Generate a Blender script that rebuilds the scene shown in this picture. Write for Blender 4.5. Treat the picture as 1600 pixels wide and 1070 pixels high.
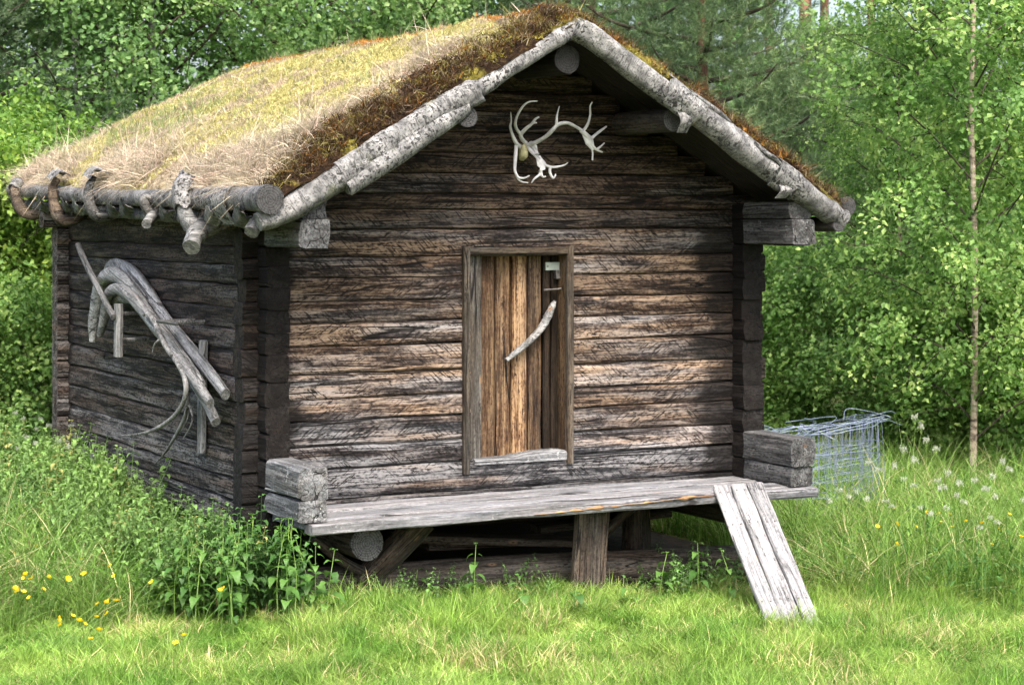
import bpy, math, random
import numpy as np
from mathutils import Vector, Matrix

R = math.radians
sc = bpy.context.scene
for o in list(bpy.data.objects):
    bpy.data.objects.remove(o)

# ------------------------------------------------------------------ camera
CAM_Z = 2.26
F_PX, HOR, CX = 3200.0, 343.0, 800.0          # focal length, horizon row and centre column of the photograph
cam_d = bpy.data.cameras.new('camera')
cam = bpy.data.objects.new('camera', cam_d)
sc.collection.objects.link(cam)
cam.location = (0, 0, CAM_Z)
cam.rotation_euler = (R(90), 0, 0)
cam_d.sensor_width = 36.0
cam_d.lens = 72.0
cam_d.shift_y = -0.12
cam_d.clip_end = 2000
cam_d.dof.use_dof = True
cam_d.dof.focus_distance = 12.4
cam_d.dof.aperture_fstop = 5.6
sc.camera = cam

# ------------------------------------------------------------------ sky, sun, exposure
SUN_EL, SUN_AZ = 56.0, 165.0                  # azimuth: degrees clockwise from +Y (behind the camera to the right)
w = bpy.data.worlds.new('World'); sc.world = w; w.use_nodes = True
wn = w.node_tree
bg = wn.nodes['Background']
sky = wn.nodes.new('ShaderNodeTexSky')
sky.sky_type = 'NISHITA'; sky.sun_disc = False
sky.sun_elevation = R(SUN_EL); sky.sun_rotation = R(SUN_AZ)
sky.air_density = 1.0; sky.dust_density = 6.0; sky.ozone_density = 1.0
wn.links.new(sky.outputs[0], bg.inputs['Color'])
bg.inputs['Strength'].default_value = 0.15
sun_d = bpy.data.lights.new('sun', 'SUN'); sun_d.energy = 1.5; sun_d.angle = R(26); sun_d.color = (1.0, 0.95, 0.88)
sun = bpy.data.objects.new('sun', sun_d); sc.collection.objects.link(sun)
sdir = Vector((math.sin(R(SUN_AZ)) * math.cos(R(SUN_EL)), math.cos(R(SUN_AZ)) * math.cos(R(SUN_EL)), math.sin(R(SUN_EL))))
sun.rotation_euler = sdir.to_track_quat('Z', 'Y').to_euler()
sun.location = sdir * 40
sc.view_settings.view_transform = 'Standard'
sc.view_settings.look = 'None'
sc.view_settings.exposure = 1.85
sc.view_settings.gamma = 1.0
sc.view_settings.use_curve_mapping = False
sc.render.engine = 'CYCLES'
sc.cycles.max_bounces = 5
sc.cycles.diffuse_bounces = 4
sc.cycles.glossy_bounces = 1
sc.cycles.transmission_bounces = 3
sc.cycles.use_adaptive_sampling = True
sc.cycles.adaptive_threshold = 0.03
sc.cycles.use_denoising = True

# ------------------------------------------------------------------ small helpers
C = sc.collection

def link(o, parent=None, loc=None, rot=None):
    C.objects.link(o)
    if parent is not None: o.parent = parent
    if loc is not None: o.location = loc
    if rot is not None: o.rotation_euler = rot
    return o

def empty(name, loc=(0, 0, 0), rot=(0, 0, 0), parent=None):
    o = bpy.data.objects.new(name, None)
    o.empty_display_size = 0.2
    return link(o, parent, loc, rot)

def tag(o, label=None, cat=None, group=None, kind=None):
    if label: o['label'] = label
    if cat: o['category'] = cat
    if group: o['group'] = group
    if kind: o['kind'] = kind
    return o

def fast_mesh(name, V, F, mat=None, smooth=False, attrs=None):
    """V (n,3) array; F an (m,k) int array or list of arrays of faces."""
    me = bpy.data.meshes.new(name)
    V = np.asarray(V, np.float32)
    Fs = F if isinstance(F, list) else [F]
    Fs = [np.asarray(f, np.int32) for f in Fs if len(f)]
    nl = sum(f.size for f in Fs); npoly = sum(len(f) for f in Fs)
    me.vertices.add(len(V)); me.vertices.foreach_set('co', V.ravel())
    me.loops.add(nl); me.polygons.add(npoly)
    me.loops.foreach_set('vertex_index', np.concatenate([f.ravel() for f in Fs]))
    tot = np.concatenate([np.full(len(f), f.shape[1], np.int32) for f in Fs])
    st = np.concatenate([[0], np.cumsum(tot)[:-1]]).astype(np.int32)
    me.polygons.foreach_set('loop_start', st)
    me.polygons.foreach_set('loop_total', tot)
    me.polygons.foreach_set('use_smooth', np.full(npoly, bool(smooth)))
    if attrs:
        for k, a in attrs.items():
            a = np.asarray(a, np.float32)
            if a.ndim == 1:
                at = me.attributes.new(k, 'FLOAT', 'POINT'); at.data.foreach_set('value', a)
            else:
                at = me.attributes.new(k, 'FLOAT_VECTOR', 'POINT'); at.data.foreach_set('vector', a.ravel())
    me.update(calc_edges=True)
    if mat: me.materials.append(mat)
    return me

def mobj(name, me, parent=None, loc=None, rot=None):
    return link(bpy.data.objects.new(name, me), parent, loc, rot)

class MB:
    """Collects pieces of one mesh."""
    def __init__(s): s.V = []; s.F = {}; s.n = 0
    def add(s, V, F):
        V = np.asarray(V, float).reshape(-1, 3)
        for f in F:
            s.F.setdefault(len(f), []).append([i + s.n for i in f])
        s.V.append(V); s.n += len(V)
    def mesh(s, name, mat, smooth=False):
        return fast_mesh(name, np.concatenate(s.V), [np.array(f) for f in s.F.values()], mat, smooth)

def catmull(P, n):
    P = np.asarray(P, float)
    Q = np.vstack([2 * P[0] - P[1], P, 2 * P[-1] - P[-2]])
    out = []
    m = len(P) - 1
    for i in range(m):
        p0, p1, p2, p3 = Q[i], Q[i + 1], Q[i + 2], Q[i + 3]
        for t in np.linspace(0, 1, n, endpoint=False):
            out.append(0.5 * ((2 * p1) + (-p0 + p2) * t + (2 * p0 - 5 * p1 + 4 * p2 - p3) * t * t + (-p0 + 3 * p1 - 3 * p2 + p3) * t ** 3))
    out.append(P[-1])
    return np.array(out)

def tube(P, rad, ns=8, rng=None, wob=0.0, flat=1.0, up=(0, 0, 1), caps=True, lump=0.0):
    """Swept tube: returns verts and faces. flat squashes the section along its second axis."""
    P = np.asarray(P, float); n = len(P)
    rad = np.broadcast_to(np.asarray(rad, float), (n,))
    T = np.gradient(P, axis=0); T /= np.linalg.norm(T, axis=1)[:, None] + 1e-9
    u = np.asarray(up, float)
    if abs(np.dot(u, T[0])) > 0.9: u = np.array([1.0, 0, 0]) if abs(T[0][0]) < 0.9 else np.array([0, 1.0, 0])
    V = []
    ang = np.linspace(0, 2 * math.pi, ns, endpoint=False)
    ring_w = np.zeros(ns) if rng is None else rng.uniform(-wob, wob, ns)
    for i in range(n):
        u = u - T[i] * np.dot(u, T[i]); u /= np.linalg.norm(u) + 1e-9
        b = np.cross(T[i], u)
        rr = rad[i] * (1 + ring_w)
        if rng is not None and lump > 0: rr = rr * (1 + rng.uniform(-lump, lump, ns))
        V.append(P[i] + (np.cos(ang) * rr)[:, None] * b + (np.sin(ang) * rr * flat)[:, None] * u)
    V = np.concatenate(V); F = []
    for i in range(n - 1):
        for k in range(ns):
            a, b2 = i * ns + k, i * ns + (k + 1) % ns
            F.append((a, b2, b2 + ns, a + ns))
    if caps:
        m = len(V)
        V = np.vstack([V, V[:ns], V[-ns:]])
        F.append(tuple(m + k for k in range(ns))[::-1])
        F.append(tuple(m + ns + k for k in range(ns)))
    return V, F

def noise1(rng, n, k):
    """smooth random curve in -1..1 with about k bumps over n samples"""
    k = max(2, int(k)); a = rng.uniform(-1, 1, k + 1)
    x = np.linspace(0, k, n); i = np.minimum(x.astype(int), k - 1); t = x - i; t = t * t * (3 - 2 * t)
    return a[i] * (1 - t) + a[i + 1] * t

class VN:
    """cheap smooth 2-D value noise"""
    def __init__(s, seed): s.g = np.random.default_rng(seed).uniform(-1, 1, (64, 64))
    def __call__(s, x, y):
        x = np.asarray(x, float); y = np.asarray(y, float)
        xi = np.floor(x).astype(int); yi = np.floor(y).astype(int)
        fx = x - xi; fy = y - yi; fx = fx * fx * (3 - 2 * fx); fy = fy * fy * (3 - 2 * fy)
        g = lambda a, b: s.g[a % 64, b % 64]
        return (g(xi, yi) * (1 - fx) + g(xi + 1, yi) * fx) * (1 - fy) + (g(xi, yi + 1) * (1 - fx) + g(xi + 1, yi + 1) * fx) * fy
    def fbm(s, x, y, o=4):
        r = 0; a = 1.0; t = 0
        for k in range(o):
            r = r + a * s(x * 2 ** k + 7.3 * k, y * 2 ** k + 3.1 * k); t += a; a *= 0.5
        return r / t

# ------------------------------------------------------------------ material helpers
class NT:
    def __init__(s, name):
        s.m = bpy.data.materials.new(name); s.m.use_nodes = True
        s.t = s.m.node_tree; s.t.nodes.clear()
        s.out = s.t.nodes.new('ShaderNodeOutputMaterial')
    def n(s, typ, **kw):
        nd = s.t.nodes.new('ShaderNode' + typ)
        for k, v in kw.items():
            if hasattr(nd, k): setattr(nd, k, v)
        return nd
    def l(s, a, b): s.t.links.new(a, b)
    def val(s, sock, v):
        if hasattr(v, 'is_output') or hasattr(v, 'links'): s.l(v, sock)
        else: sock.default_value = v
    def math(s, op, a, b=None, c=None, clamp=False):
        nd = s.n('Math'); nd.operation = op; nd.use_clamp = clamp
        for i, v in enumerate((a, b, c)):
            if v is not None: s.val(nd.inputs[i], v)
        return nd.outputs[0]
    def mix(s, f, a, b, blend='MIX'):
        nd = s.n('Mix'); nd.data_type = 'RGBA'; nd.blend_type = blend; nd.clamp_factor = True
        s.val(nd.inputs['Factor'], f)
        for k, v in ((6, a), (7, b)):
            if isinstance(v, tuple): v = (*v, 1.0) if len(v) == 3 else v
            s.val(nd.inputs[k], v)
        return nd.outputs[2]
    def vmap(s, vec, scale=(1, 1, 1), rot=(0, 0, 0), loc=(0, 0, 0)):
        nd = s.n('Mapping')
        nd.inputs['Scale'].default_value = scale; nd.inputs['Rotation'].default_value = rot; nd.inputs['Location'].default_value = loc
        s.l(vec, nd.inputs['Vector']); return nd.outputs[0]
    def noise(s, vec, scale=5, detail=4, rough=0.55, dist=0.0):
        nd = s.n('TexNoise'); s.l(vec, nd.inputs['Vector'])
        nd.inputs['Scale'].default_value = scale; nd.inputs['Detail'].default_value = detail
        nd.inputs['Roughness'].default_value = rough; nd.inputs['Distortion'].default_value = dist
        return nd.outputs['Fac']
    def ramp(s, f, stops, interp='LINEAR'):
        nd = s.n('ValToRGB'); nd.color_ramp.interpolation = interp
        e = nd.color_ramp.elements
        while len(e) < len(stops): e.new(0.5)
        for el, (p, c) in zip(e, stops):
            el.position = p
            el.color = (c, c, c, 1) if isinstance(c, (int, float)) else (*c, 1)
        s.l(f, nd.inputs[0]); return nd.outputs[0]
    def smooth(s, f, a, b):
        nd = s.n('MapRange'); nd.interpolation_type = 'SMOOTHSTEP'
        s.l(f, nd.inputs[0]); nd.inputs[1].default_value = a; nd.inputs[2].default_value = b
        return nd.outputs[0]
    def objcoord(s):
        tc = s.n('TexCoord'); oi = s.n('ObjectInfo')
        sh = s.n('VectorMath'); sh.operation = 'SCALE'; sh.inputs[0].default_value = (37.1, 21.7, 53.3)
        s.l(oi.outputs['Random'], sh.inputs['Scale'])
        ad = s.n('VectorMath'); ad.operation = 'ADD'
        s.l(tc.outputs['Object'], ad.inputs[0]); s.l(sh.outputs[0], ad.inputs[1])
        return ad.outputs[0], oi.outputs['Random'], tc.outputs['Object']
    def attr(s, name, typ='OBJECT'):
        nd = s.n('Attribute'); nd.attribute_type = typ; nd.attribute_name = name
        return nd
    def bsdf(s, col, rough=0.8, bump=None, bstr=0.4, bdist=0.01, spec=0.25):
        b = s.n('BsdfPrincipled')
        s.val(b.inputs['Base Color'], (*col, 1) if isinstance(col, tuple) else col)
        s.val(b.inputs['Roughness'], rough)
        b.inputs['Specular IOR Level'].default_value = spec
        if bump is not None:
            bn = s.n('Bump'); bn.inputs['Strength'].default_value = bstr; bn.inputs['Distance'].default_value = bdist
            s.l(bump, bn.inputs['Height']); s.l(bn.outputs[0], b.inputs['Normal'])
        s.l(b.outputs[0], s.out.inputs['Surface'])
        return b

def wood(name, dark, mid, light, gdark, gmid, glight, crack=1.0, hatch=0.0, knots=1.0, rough=0.82, lichen=0.0, contrast=1.0, bstr=0.6, dark_ends=False):
    """Weathered timber, grain along local X. Objects carry 'tone' (value) and 'grey' (0 brown .. 1 silvered)."""
    N = NT(name)
    co, rnd, raw = N.objcoord()
    grey = N.attr('grey').outputs['Fac']; tone = N.attr('tone').outputs['Fac']
    warp = N.n('TexNoise'); warp.inputs['Scale'].default_value = 2.2; warp.inputs['Detail'].default_value = 2
    N.l(co, warp.inputs['Vector'])
    wv = N.n('VectorMath'); wv.operation = 'SCALE'; wv.inputs['Scale'].default_value = 0.022
    N.l(warp.outputs['Color'], wv.inputs[0])
    wa = N.n('VectorMath'); wa.operation = 'ADD'; N.l(co, wa.inputs[0]); N.l(wv.outputs[0], wa.inputs[1])
    co2 = wa.outputs[0]
    fine = N.noise(N.vmap(co2, (7, 150, 150)), 1.0, 3, 0.6)
    med = N.noise(N.vmap(co2, (1.5, 46, 46)), 1.0, 4, 0.6, 0.3)
    patch = N.noise(N.vmap(co2, (2.6, 13, 13)), 1.0, 4, 0.6)
    grit = N.noise(N.vmap(co, (38, 75, 75)), 1.0, 3, 0.65)
    g = N.math('ADD', N.math('ADD', N.math('MULTIPLY', fine, 0.27), N.math('MULTIPLY', grit, 0.20)), N.math('ADD', N.math('MULTIPLY', med, 0.28), N.math('MULTIPLY', patch, 0.25)))
    lo, hi = 0.5 - 0.15 / (1.5 * contrast), 0.5 + 0.17 / (1.5 * contrast)
    brown = N.ramp(g, [(lo, dark), (0.49, mid), (hi, light)])
    greyc = N.ramp(g, [(lo, gdark), (0.49, gmid), (hi, glight)])
    p2 = N.noise(N.vmap(co2, (1.1, 12, 12), loc=(5, 3, 1)), 1.0, 3, 0.5)
    gf = N.math('ADD', grey, N.math('MULTIPLY', N.math('SUBTRACT', p2, 0.5), 3.0), clamp=True)
    col = N.mix(gf, brown, greyc)
    # pale scraped streaks
    p3 = N.smooth(N.noise(N.vmap(co2, (0.7, 16, 16), loc=(11, 7, 2)), 1.0, 5, 0.65), 0.50, 0.60)
    col = N.mix(N.math('MULTIPLY', N.math('MULTIPLY', p3, N.smooth(N.math('ADD', fine, N.math('MULTIPLY', N.math('SUBTRACT', grit, 0.5), 0.8)), 0.36, 0.56)), 0.95), col, N.mix(gf, light, glight))
    height = N.math('MULTIPLY', g, 1.0)
    if hatch > 0:
        hm = N.math('ADD', N.noise(N.vmap(co, (2.3, 7, 7), loc=(2, 9, 4)), 1.0, 3, 0.5), N.math('MULTIPLY', N.math('SUBTRACT', rnd, 0.62), 0.14))
        h1 = N.smooth(N.noise(N.vmap(N.vmap(co, rot=(0, R(-42), 0)), (10, 40, 105)), 1.0, 1, 0.4), 0.585, 0.615)
        h2 = N.smooth(N.noise(N.vmap(N.vmap(co, rot=(0, R(36), 0), loc=(3, 1, 2)), (9, 40, 110)), 1.0, 1, 0.4), 0.60, 0.63)
        hs = N.math('ADD', N.math('MULTIPLY', h1, N.smooth(hm, 0.47, 0.55)), N.math('MULTIPLY', h2, N.math('SUBTRACT', 1.0, N.smooth(hm, 0.40, 0.47))), clamp=True)
        col = N.mix(N.math('MULTIPLY', hs, hatch), col, N.mix(0.0, dark, dark))
        height = N.math('SUBTRACT', height, N.math('MULTIPLY', hs, 0.5))
    if crack > 0:
        cv = N.noise(N.vmap(co2, (0.32, 12, 12), loc=(3, 1, 8)), 1.0, 1, 0.4)
        cl = N.math('ABSOLUTE', N.math('SUBTRACT', cv, 0.5))
        cm = N.smooth(N.noise(N.vmap(co, (1.1, 5, 5), loc=(8, 2, 6)), 1.0, 2, 0.5), 0.43, 0.50)
        cr = N.math('MULTIPLY', N.math('SUBTRACT', 1.0, N.smooth(cl, 0.003, 0.013)), cm)
        col = N.mix(N.math('MULTIPLY', cr, 0.92 * crack, clamp=True), col, (0.006, 0.005, 0.005))
        height = N.math('SUBTRACT', height, N.math('MULTIPLY', cr, 1.2))
    if knots > 0:
        vo = N.n('TexVoronoi'); vo.feature = 'F1'; vo.inputs['Scale'].default_value = 1.0
        N.l(N.vmap(co, (3.6, 8.5, 8.5)), vo.inputs['Vector'])
        sep = N.n('SeparateColor'); N.l(vo.outputs['Color'], sep.inputs[0])
        gate = N.math('GREATER_THAN', sep.outputs[0], 1.0 - 0.42 * knots)
        d = vo.outputs['Distance']
        kb = N.math('MULTIPLY', N.math('SUBTRACT', 1.0, N.smooth(d, 0.05, 0.15)), gate)
        kc = N.math('MULTIPLY', N.math('SUBTRACT', 1.0, N.smooth(d, 0.02, 0.06)), gate)
        kcol = N.mix(sep.outputs[1], tuple(min(1, 1.25 * a) for a in light), (0.30, 0.16, 0.07))
        col = N.mix(N.math('MULTIPLY', kb, 0.7), col, kcol)
        col = N.mix(N.math('MULTIPLY', kc, 0.85), col, dark)
    if lichen > 0:
        ln = N.smooth(N.noise(co, 60, 3, 0.6), 0.60, 0.66)
        lm = N.smooth(N.noise(co, 5, 3, 0.6), 0.48, 0.6)
        col = N.mix(N.math('MULTIPLY', N.math('MULTIPLY', ln, lm), lichen), col, (0.55, 0.56, 0.52))
    if dark_ends:
        # timber ends turn darker: 'end0' / 'end1' give how far that reaches from each end
        sx = N.n('SeparateXYZ'); N.l(raw, sx.inputs[0])
        wob = N.math('MULTIPLY', N.math('SUBTRACT', N.noise(N.vmap(co, (3, 9, 9)), 1.0, 4, 0.6), 0.5), 0.45)
        d0 = N.math('SUBTRACT', N.math('ADD', sx.outputs[0], wob), N.attr('end0').outputs['Fac'])
        d1 = N.math('SUBTRACT', N.attr('end1').outputs['Fac'], N.math('ADD', sx.outputs[0], wob))
        dd = N.smooth(N.math('MINIMUM', d0, d1), -0.04, 0.10)
        col = N.mix(N.math('SUBTRACT', 1.0, dd), col, N.mix(0.88, col, (0.007, 0.005, 0.004)))
    vm = N.n('VectorMath'); vm.operation = 'SCALE'; N.l(col, vm.inputs[0]); N.l(tone, vm.inputs['Scale'])
    N.bsdf(vm.outputs[0], rough, height, bstr, 0.012, 0.2)
    return N.m

M = {}
M['front'] = wood('hewn_log_front', (0.009, 0.006, 0.005), (0.082, 0.049, 0.032), (0.60, 0.43, 0.30),
                  (0.010, 0.010, 0.012), (0.080, 0.081, 0.089), (0.56, 0.55, 0.555), 1.0, 0.80, 0.9, contrast=1.3, bstr=0.9, dark_ends=True)
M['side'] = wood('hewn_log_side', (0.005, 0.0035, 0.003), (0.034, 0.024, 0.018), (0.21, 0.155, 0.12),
                 (0.007, 0.007, 0.007), (0.060, 0.057, 0.056), (0.34, 0.33, 0.32), 1.0, 0.55, 0.4, contrast=1.4, bstr=1.0, dark_ends=True)
M['endlog'] = wood('log_end_wood', (0.014, 0.014, 0.014), (0.08, 0.077, 0.074), (0.23, 0.225, 0.22),
                   (0.02, 0.02, 0.022), (0.115, 0.12, 0.125), (0.31, 0.318, 0.327), 1.0, 0.2, 0.3, lichen=0.8, bstr=0.8)
M['door'] = wood('door_plank_wood', (0.035, 0.015, 0.008), (0.21, 0.112, 0.055), (0.62, 0.41, 0.23),
                 (0.03, 0.02, 0.014), (0.15, 0.10, 0.065), (0.46, 0.34, 0.22), 1.0, 0.0, 0.8, 0.7, contrast=1.15, bstr=0.5)
M['frame'] = wood('door_frame_wood', (0.0112, 0.0080, 0.0056), (0.0416, 0.0304, 0.0208), (0.1200, 0.0920, 0.0640),
                  (0.0144, 0.0144, 0.0136), (0.0520, 0.0496, 0.0440), (0.1360, 0.1296, 0.1160), 1.0, 0.0, 1.0, contrast=1.0)
M['deck'] = wood('silver_deck_wood', (0.0348, 0.0331, 0.0314), (0.1148, 0.1105, 0.1071), (0.2372, 0.2338, 0.2303),
                 (0.0298, 0.0314, 0.0348), (0.1148, 0.1198, 0.1300), (0.2576, 0.2576, 0.2720), 0.9, 0.0, 0.25, lichen=0.25, contrast=0.9)
M['ramp'] = wood('bleached_ramp_wood', (0.0493, 0.0467, 0.0467), (0.1776, 0.1742, 0.1734), (0.2695, 0.2661, 0.2635),
                 (0.0459, 0.0459, 0.0493), (0.1776, 0.1785, 0.1836), (0.2754, 0.2754, 0.2788), 0.45, 0.0, 1.0, lichen=0.2, contrast=1.05)
M['drift'] = wood('bare_branch_wood', (0.028, 0.026, 0.024), (0.12, 0.116, 0.11), (0.29, 0.283, 0.27),
                  (0.034, 0.036, 0.035), (0.14, 0.145, 0.143), (0.33, 0.33, 0.327), 0.9, 0.0, 0.5, contrast=1.0)
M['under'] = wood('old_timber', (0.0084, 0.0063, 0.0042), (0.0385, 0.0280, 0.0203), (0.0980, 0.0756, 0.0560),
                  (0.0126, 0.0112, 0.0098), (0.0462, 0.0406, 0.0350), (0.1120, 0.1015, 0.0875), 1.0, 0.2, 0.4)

def mat_cut_end():
    N = NT('sawn_log_end'); co, rnd, raw = N.objcoord()
    sx = N.n('SeparateXYZ'); N.l(raw, sx.inputs[0])
    wob = N.noise(co, 14, 3, 0.5)
    r = N.math('SQRT', N.math('ADD', N.math('POWER', sx.outputs[1], 2.0), N.math('POWER', sx.outputs[2], 2.0)))
    r = N.math('ADD', r, N.math('MULTIPLY', wob, 0.02))
    ring = N.math('SINE', N.math('MULTIPLY', r, 420.0))
    th = N.math('ARCTAN2', sx.outputs[2], sx.outputs[1])
    cx = N.n('CombineXYZ'); N.l(N.math('MULTIPLY', th, 3.5), cx.inputs[0]); N.l(N.math('MULTIPLY', r, 6.0), cx.inputs[1])
    sp = N.noise(cx.outputs[0], 1.6, 3, 0.6)
    ck = N.math('SUBTRACT', 1.0, N.smooth(N.math('ABSOLUTE', N.math('SUBTRACT', sp, 0.5)), 0.005, 0.03))
    col = N.mix(N.math('MULTIPLY', N.math('ADD', ring, 1.0), 0.5), (0.05, 0.049, 0.05), (0.14, 0.138, 0.14))
    col = N.mix(N.noise(co, 18, 4, 0.6), col, N.mix(0.5, (0.03, 0.03, 0.03), (0.14, 0.142, 0.145)))
    col = N.mix(ck, col, (0.01, 0.01, 0.01))
    vm = N.n('VectorMath'); vm.operation = 'SCALE'; N.l(col, vm.inputs[0]); N.l(N.attr('tone').outputs['Fac'], vm.inputs['Scale'])
    N.bsdf(vm.outputs[0], 0.85, N.math('SUBTRACT', N.math('MULTIPLY', ring, 0.2), ck), 0.5, 0.006)
    return N.m
M['cut'] = mat_cut_end()

def mat_bark():
    N = NT('birch_bark'); co, rnd, raw = N.objcoord()
    tone = N.attr('tone').outputs['Fac']
    base = N.ramp(N.noise(co, 11, 5, 0.7), [(0.34, (0.070, 0.070, 0.070)), (0.5, (0.165, 0.165, 0.163)), (0.66, (0.30, 0.297, 0.292))])
    lent = N.smooth(N.noise(N.vmap(co, (110, 14, 14)), 1.0, 3, 0.5), 0.57, 0.64)      # short dark lines across the trunk
    blot = N.smooth(N.noise(co, 40, 4, 0.65), 0.535, 0.57)
    blotm = N.smooth(N.noise(co, 4.0, 3, 0.55), 0.40, 0.52)
    spots = N.smooth(N.noise(co, 85, 2, 0.5), 0.565, 0.60)
    col = N.mix(N.math('MULTIPLY', lent, 0.7), base, (0.035, 0.032, 0.03))
    col = N.mix(N.math('MULTIPLY', N.math('MULTIPLY', blot, blotm), 0.95), col, (0.012, 0.012, 0.011))
    col = N.mix(N.math('MULTIPLY', spots, 0.7), col, (0.03, 0.03, 0.028))
    gm = N.smooth(N.noise(co, 6, 3, 0.6), 0.56, 0.74)
    col = N.mix(N.math('MULTIPLY', gm, 0.45), col, (0.13, 0.14, 0.08))
    vm = N.n('VectorMath'); vm.operation = 'SCALE'; N.l(col, vm.inputs[0]); N.l(tone, vm.inputs['Scale'])
    hb = N.math('ADD', N.math('MULTIPLY', N.noise(N.vmap(co, (60, 9, 9)), 1.0, 4, 0.6), 0.7), N.math('MULTIPLY', blot, -0.3))
    N.bsdf(vm.outputs[0], 0.75, hb, 0.5, 0.01, 0.25)
    return N.m
M['bark'] = mat_bark()

def mat_simple(name, a, b, scale=8, rough=0.8, bstr=0.3, metal=0.0, stretch=(1, 1, 1), bdist=0.01, spec=0.25):
    N = NT(name); co, rnd, raw = N.objcoord()
    f = N.noise(N.vmap(co, stretch), scale, 5, 0.6)
    col = N.mix(N.smooth(f, 0.3, 0.7), a, b)
    bs = N.bsdf(col, rough, f, bstr, bdist, spec); bs.inputs['Metallic'].default_value = metal
    return N.m
M['antler'] = mat_simple('antler_bone', (0.34, 0.34, 0.35), (0.62, 0.62, 0.635), 14, 0.6, 0.4)
M['skull'] = mat_simple('skull_bone', (0.22, 0.20, 0.09), (0.52, 0.49, 0.30), 22, 0.8, 0.6)
M['iron'] = mat_simple('dark_iron', (0.10, 0.09, 0.085), (0.25, 0.24, 0.23), 30, 0.5, 0.3, 0.7)
M['brass'] = mat_simple('pale_metal_plate', (0.40, 0.46, 0.42), (0.56, 0.62, 0.57), 20, 0.45, 0.2, 0.3)
M['wire'] = mat_simple('galvanised_wire', (0.14, 0.18, 0.25), (0.25, 0.30, 0.38), 20, 0.45, 0.1, 0.35)
M['raw'] = mat_simple('raw_split_wood', (0.10, 0.045, 0.018), (0.34, 0.22, 0.12), 1.0, 0.8, 0.5, stretch=(5, 60, 60))
M['black'] = mat_simple('black_wood', (0.006, 0.005, 0.005), (0.03, 0.024, 0.02), 12, 0.8, 0.6, stretch=(1, 6, 6))  # near-black timber colour of the roof boards

def mat_trunk(name, a, b, c, sc_=6.0, st=(1, 1, 0.35)):
    N = NT(name); co, rnd, raw = N.objcoord()
    f = N.noise(N.vmap(co, st), sc_, 5, 0.65)
    col = N.ramp(f, [(0.36, a), (0.5, b), (0.66, c)])
    N.bsdf(col, 0.85, f, 0.7, 0.02)
    return N.m
M['birch_trunk'] = mat_trunk('birch_trunk_bark', (0.08, 0.06, 0.045), (0.33, 0.27, 0.20), (0.48, 0.41, 0.33), 9, (1, 1, 2.5))
M['white_trunk'] = mat_trunk('white_birch_bark', (0.03, 0.03, 0.03), (0.45, 0.44, 0.42), (0.62, 0.61, 0.58), 9, (1, 1, 2.2))
M['limb'] = mat_trunk('dark_twig_bark', (0.02, 0.017, 0.013), (0.05, 0.04, 0.03), (0.11, 0.09, 0.07))
M['pine_trunk'] = mat_trunk('pine_bark', (0.03, 0.02, 0.015), (0.10, 0.055, 0.035), (0.19, 0.11, 0.075))

M['red_pine_trunk'] = mat_trunk('red_pine_bark', (0.05, 0.03, 0.022), (0.16, 0.085, 0.055), (0.26, 0.15, 0.10))

def mat_leaf(name, dark, mid, light, trans=0.42, instancer=False, gloss=0.35):
    N = NT(name)
    if instancer:
        tint = N.attr('tint', 'GEOMETRY').outputs['Color']
        rnd = N.attr('rnd', 'GEOMETRY').outputs['Fac']
        v = N.math('ADD', 0.72, N.math('MULTIPLY', rnd, 0.56))
        vm = N.n('VectorMath'); vm.operation = 'SCALE'; N.l(tint, vm.inputs[0]); N.l(v, vm.inputs['Scale'])
        col = vm.outputs[0]
    else:
        rnd = N.attr('rnd', 'GEOMETRY').outputs['Fac']
        col = N.ramp(rnd, [(0.0, dark), (0.5, mid), (1.0, light)])
    d = N.n('BsdfPrincipled'); N.l(col, d.inputs['Base Color']); d.inputs['Roughness'].default_value = 0.5
    d.inputs['Specular IOR Level'].default_value = gloss
    t = N.n('BsdfTranslucent')
    tc = N.mix(1.0, col, (1.0, 1.04, 0.72), 'MULTIPLY'); N.l(tc, t.inputs['Color'])
    mx = N.n('MixShader'); mx.inputs[0].default_value = trans
    N.l(d.outputs[0], mx.inputs[1]); N.l(t.outputs[0], mx.inputs[2]); N.l(mx.outputs[0], N.out.inputs['Surface'])
    return N.m
M['birch_leaf'] = mat_leaf('birch_leaf', (0.100, 0.205, 0.048), (0.19, 0.34, 0.085), (0.40, 0.53, 0.17), 0.52)
M['birch_leaf_far'] = mat_leaf('shade_birch_leaf', (0.095, 0.195, 0.062), (0.17, 0.31, 0.10), (0.33, 0.47, 0.18), 0.54)
M['bush_leaf'] = mat_leaf('bush_leaf', (0.085, 0.18, 0.030), (0.17, 0.30, 0.050), (0.32, 0.43, 0.085), 0.46)
M['needle'] = mat_leaf('pine_needle', (0.065, 0.11, 0.050), (0.12, 0.19, 0.085), (0.23, 0.31, 0.14), 0.35)
M['needle_dark'] = mat_leaf('dark_pine_needle', (0.035, 0.065, 0.034), (0.070, 0.120, 0.060), (0.13, 0.19, 0.09), 0.3)
M['nettle'] = mat_leaf('nettle_leaf', (0.035, 0.095, 0.020), (0.062, 0.150, 0.030), (0.115, 0.23, 0.05), 0.38)
M['nettle_inst'] = mat_leaf('nettle_bed_leaf', None, None, None, 0.35, True)
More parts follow.
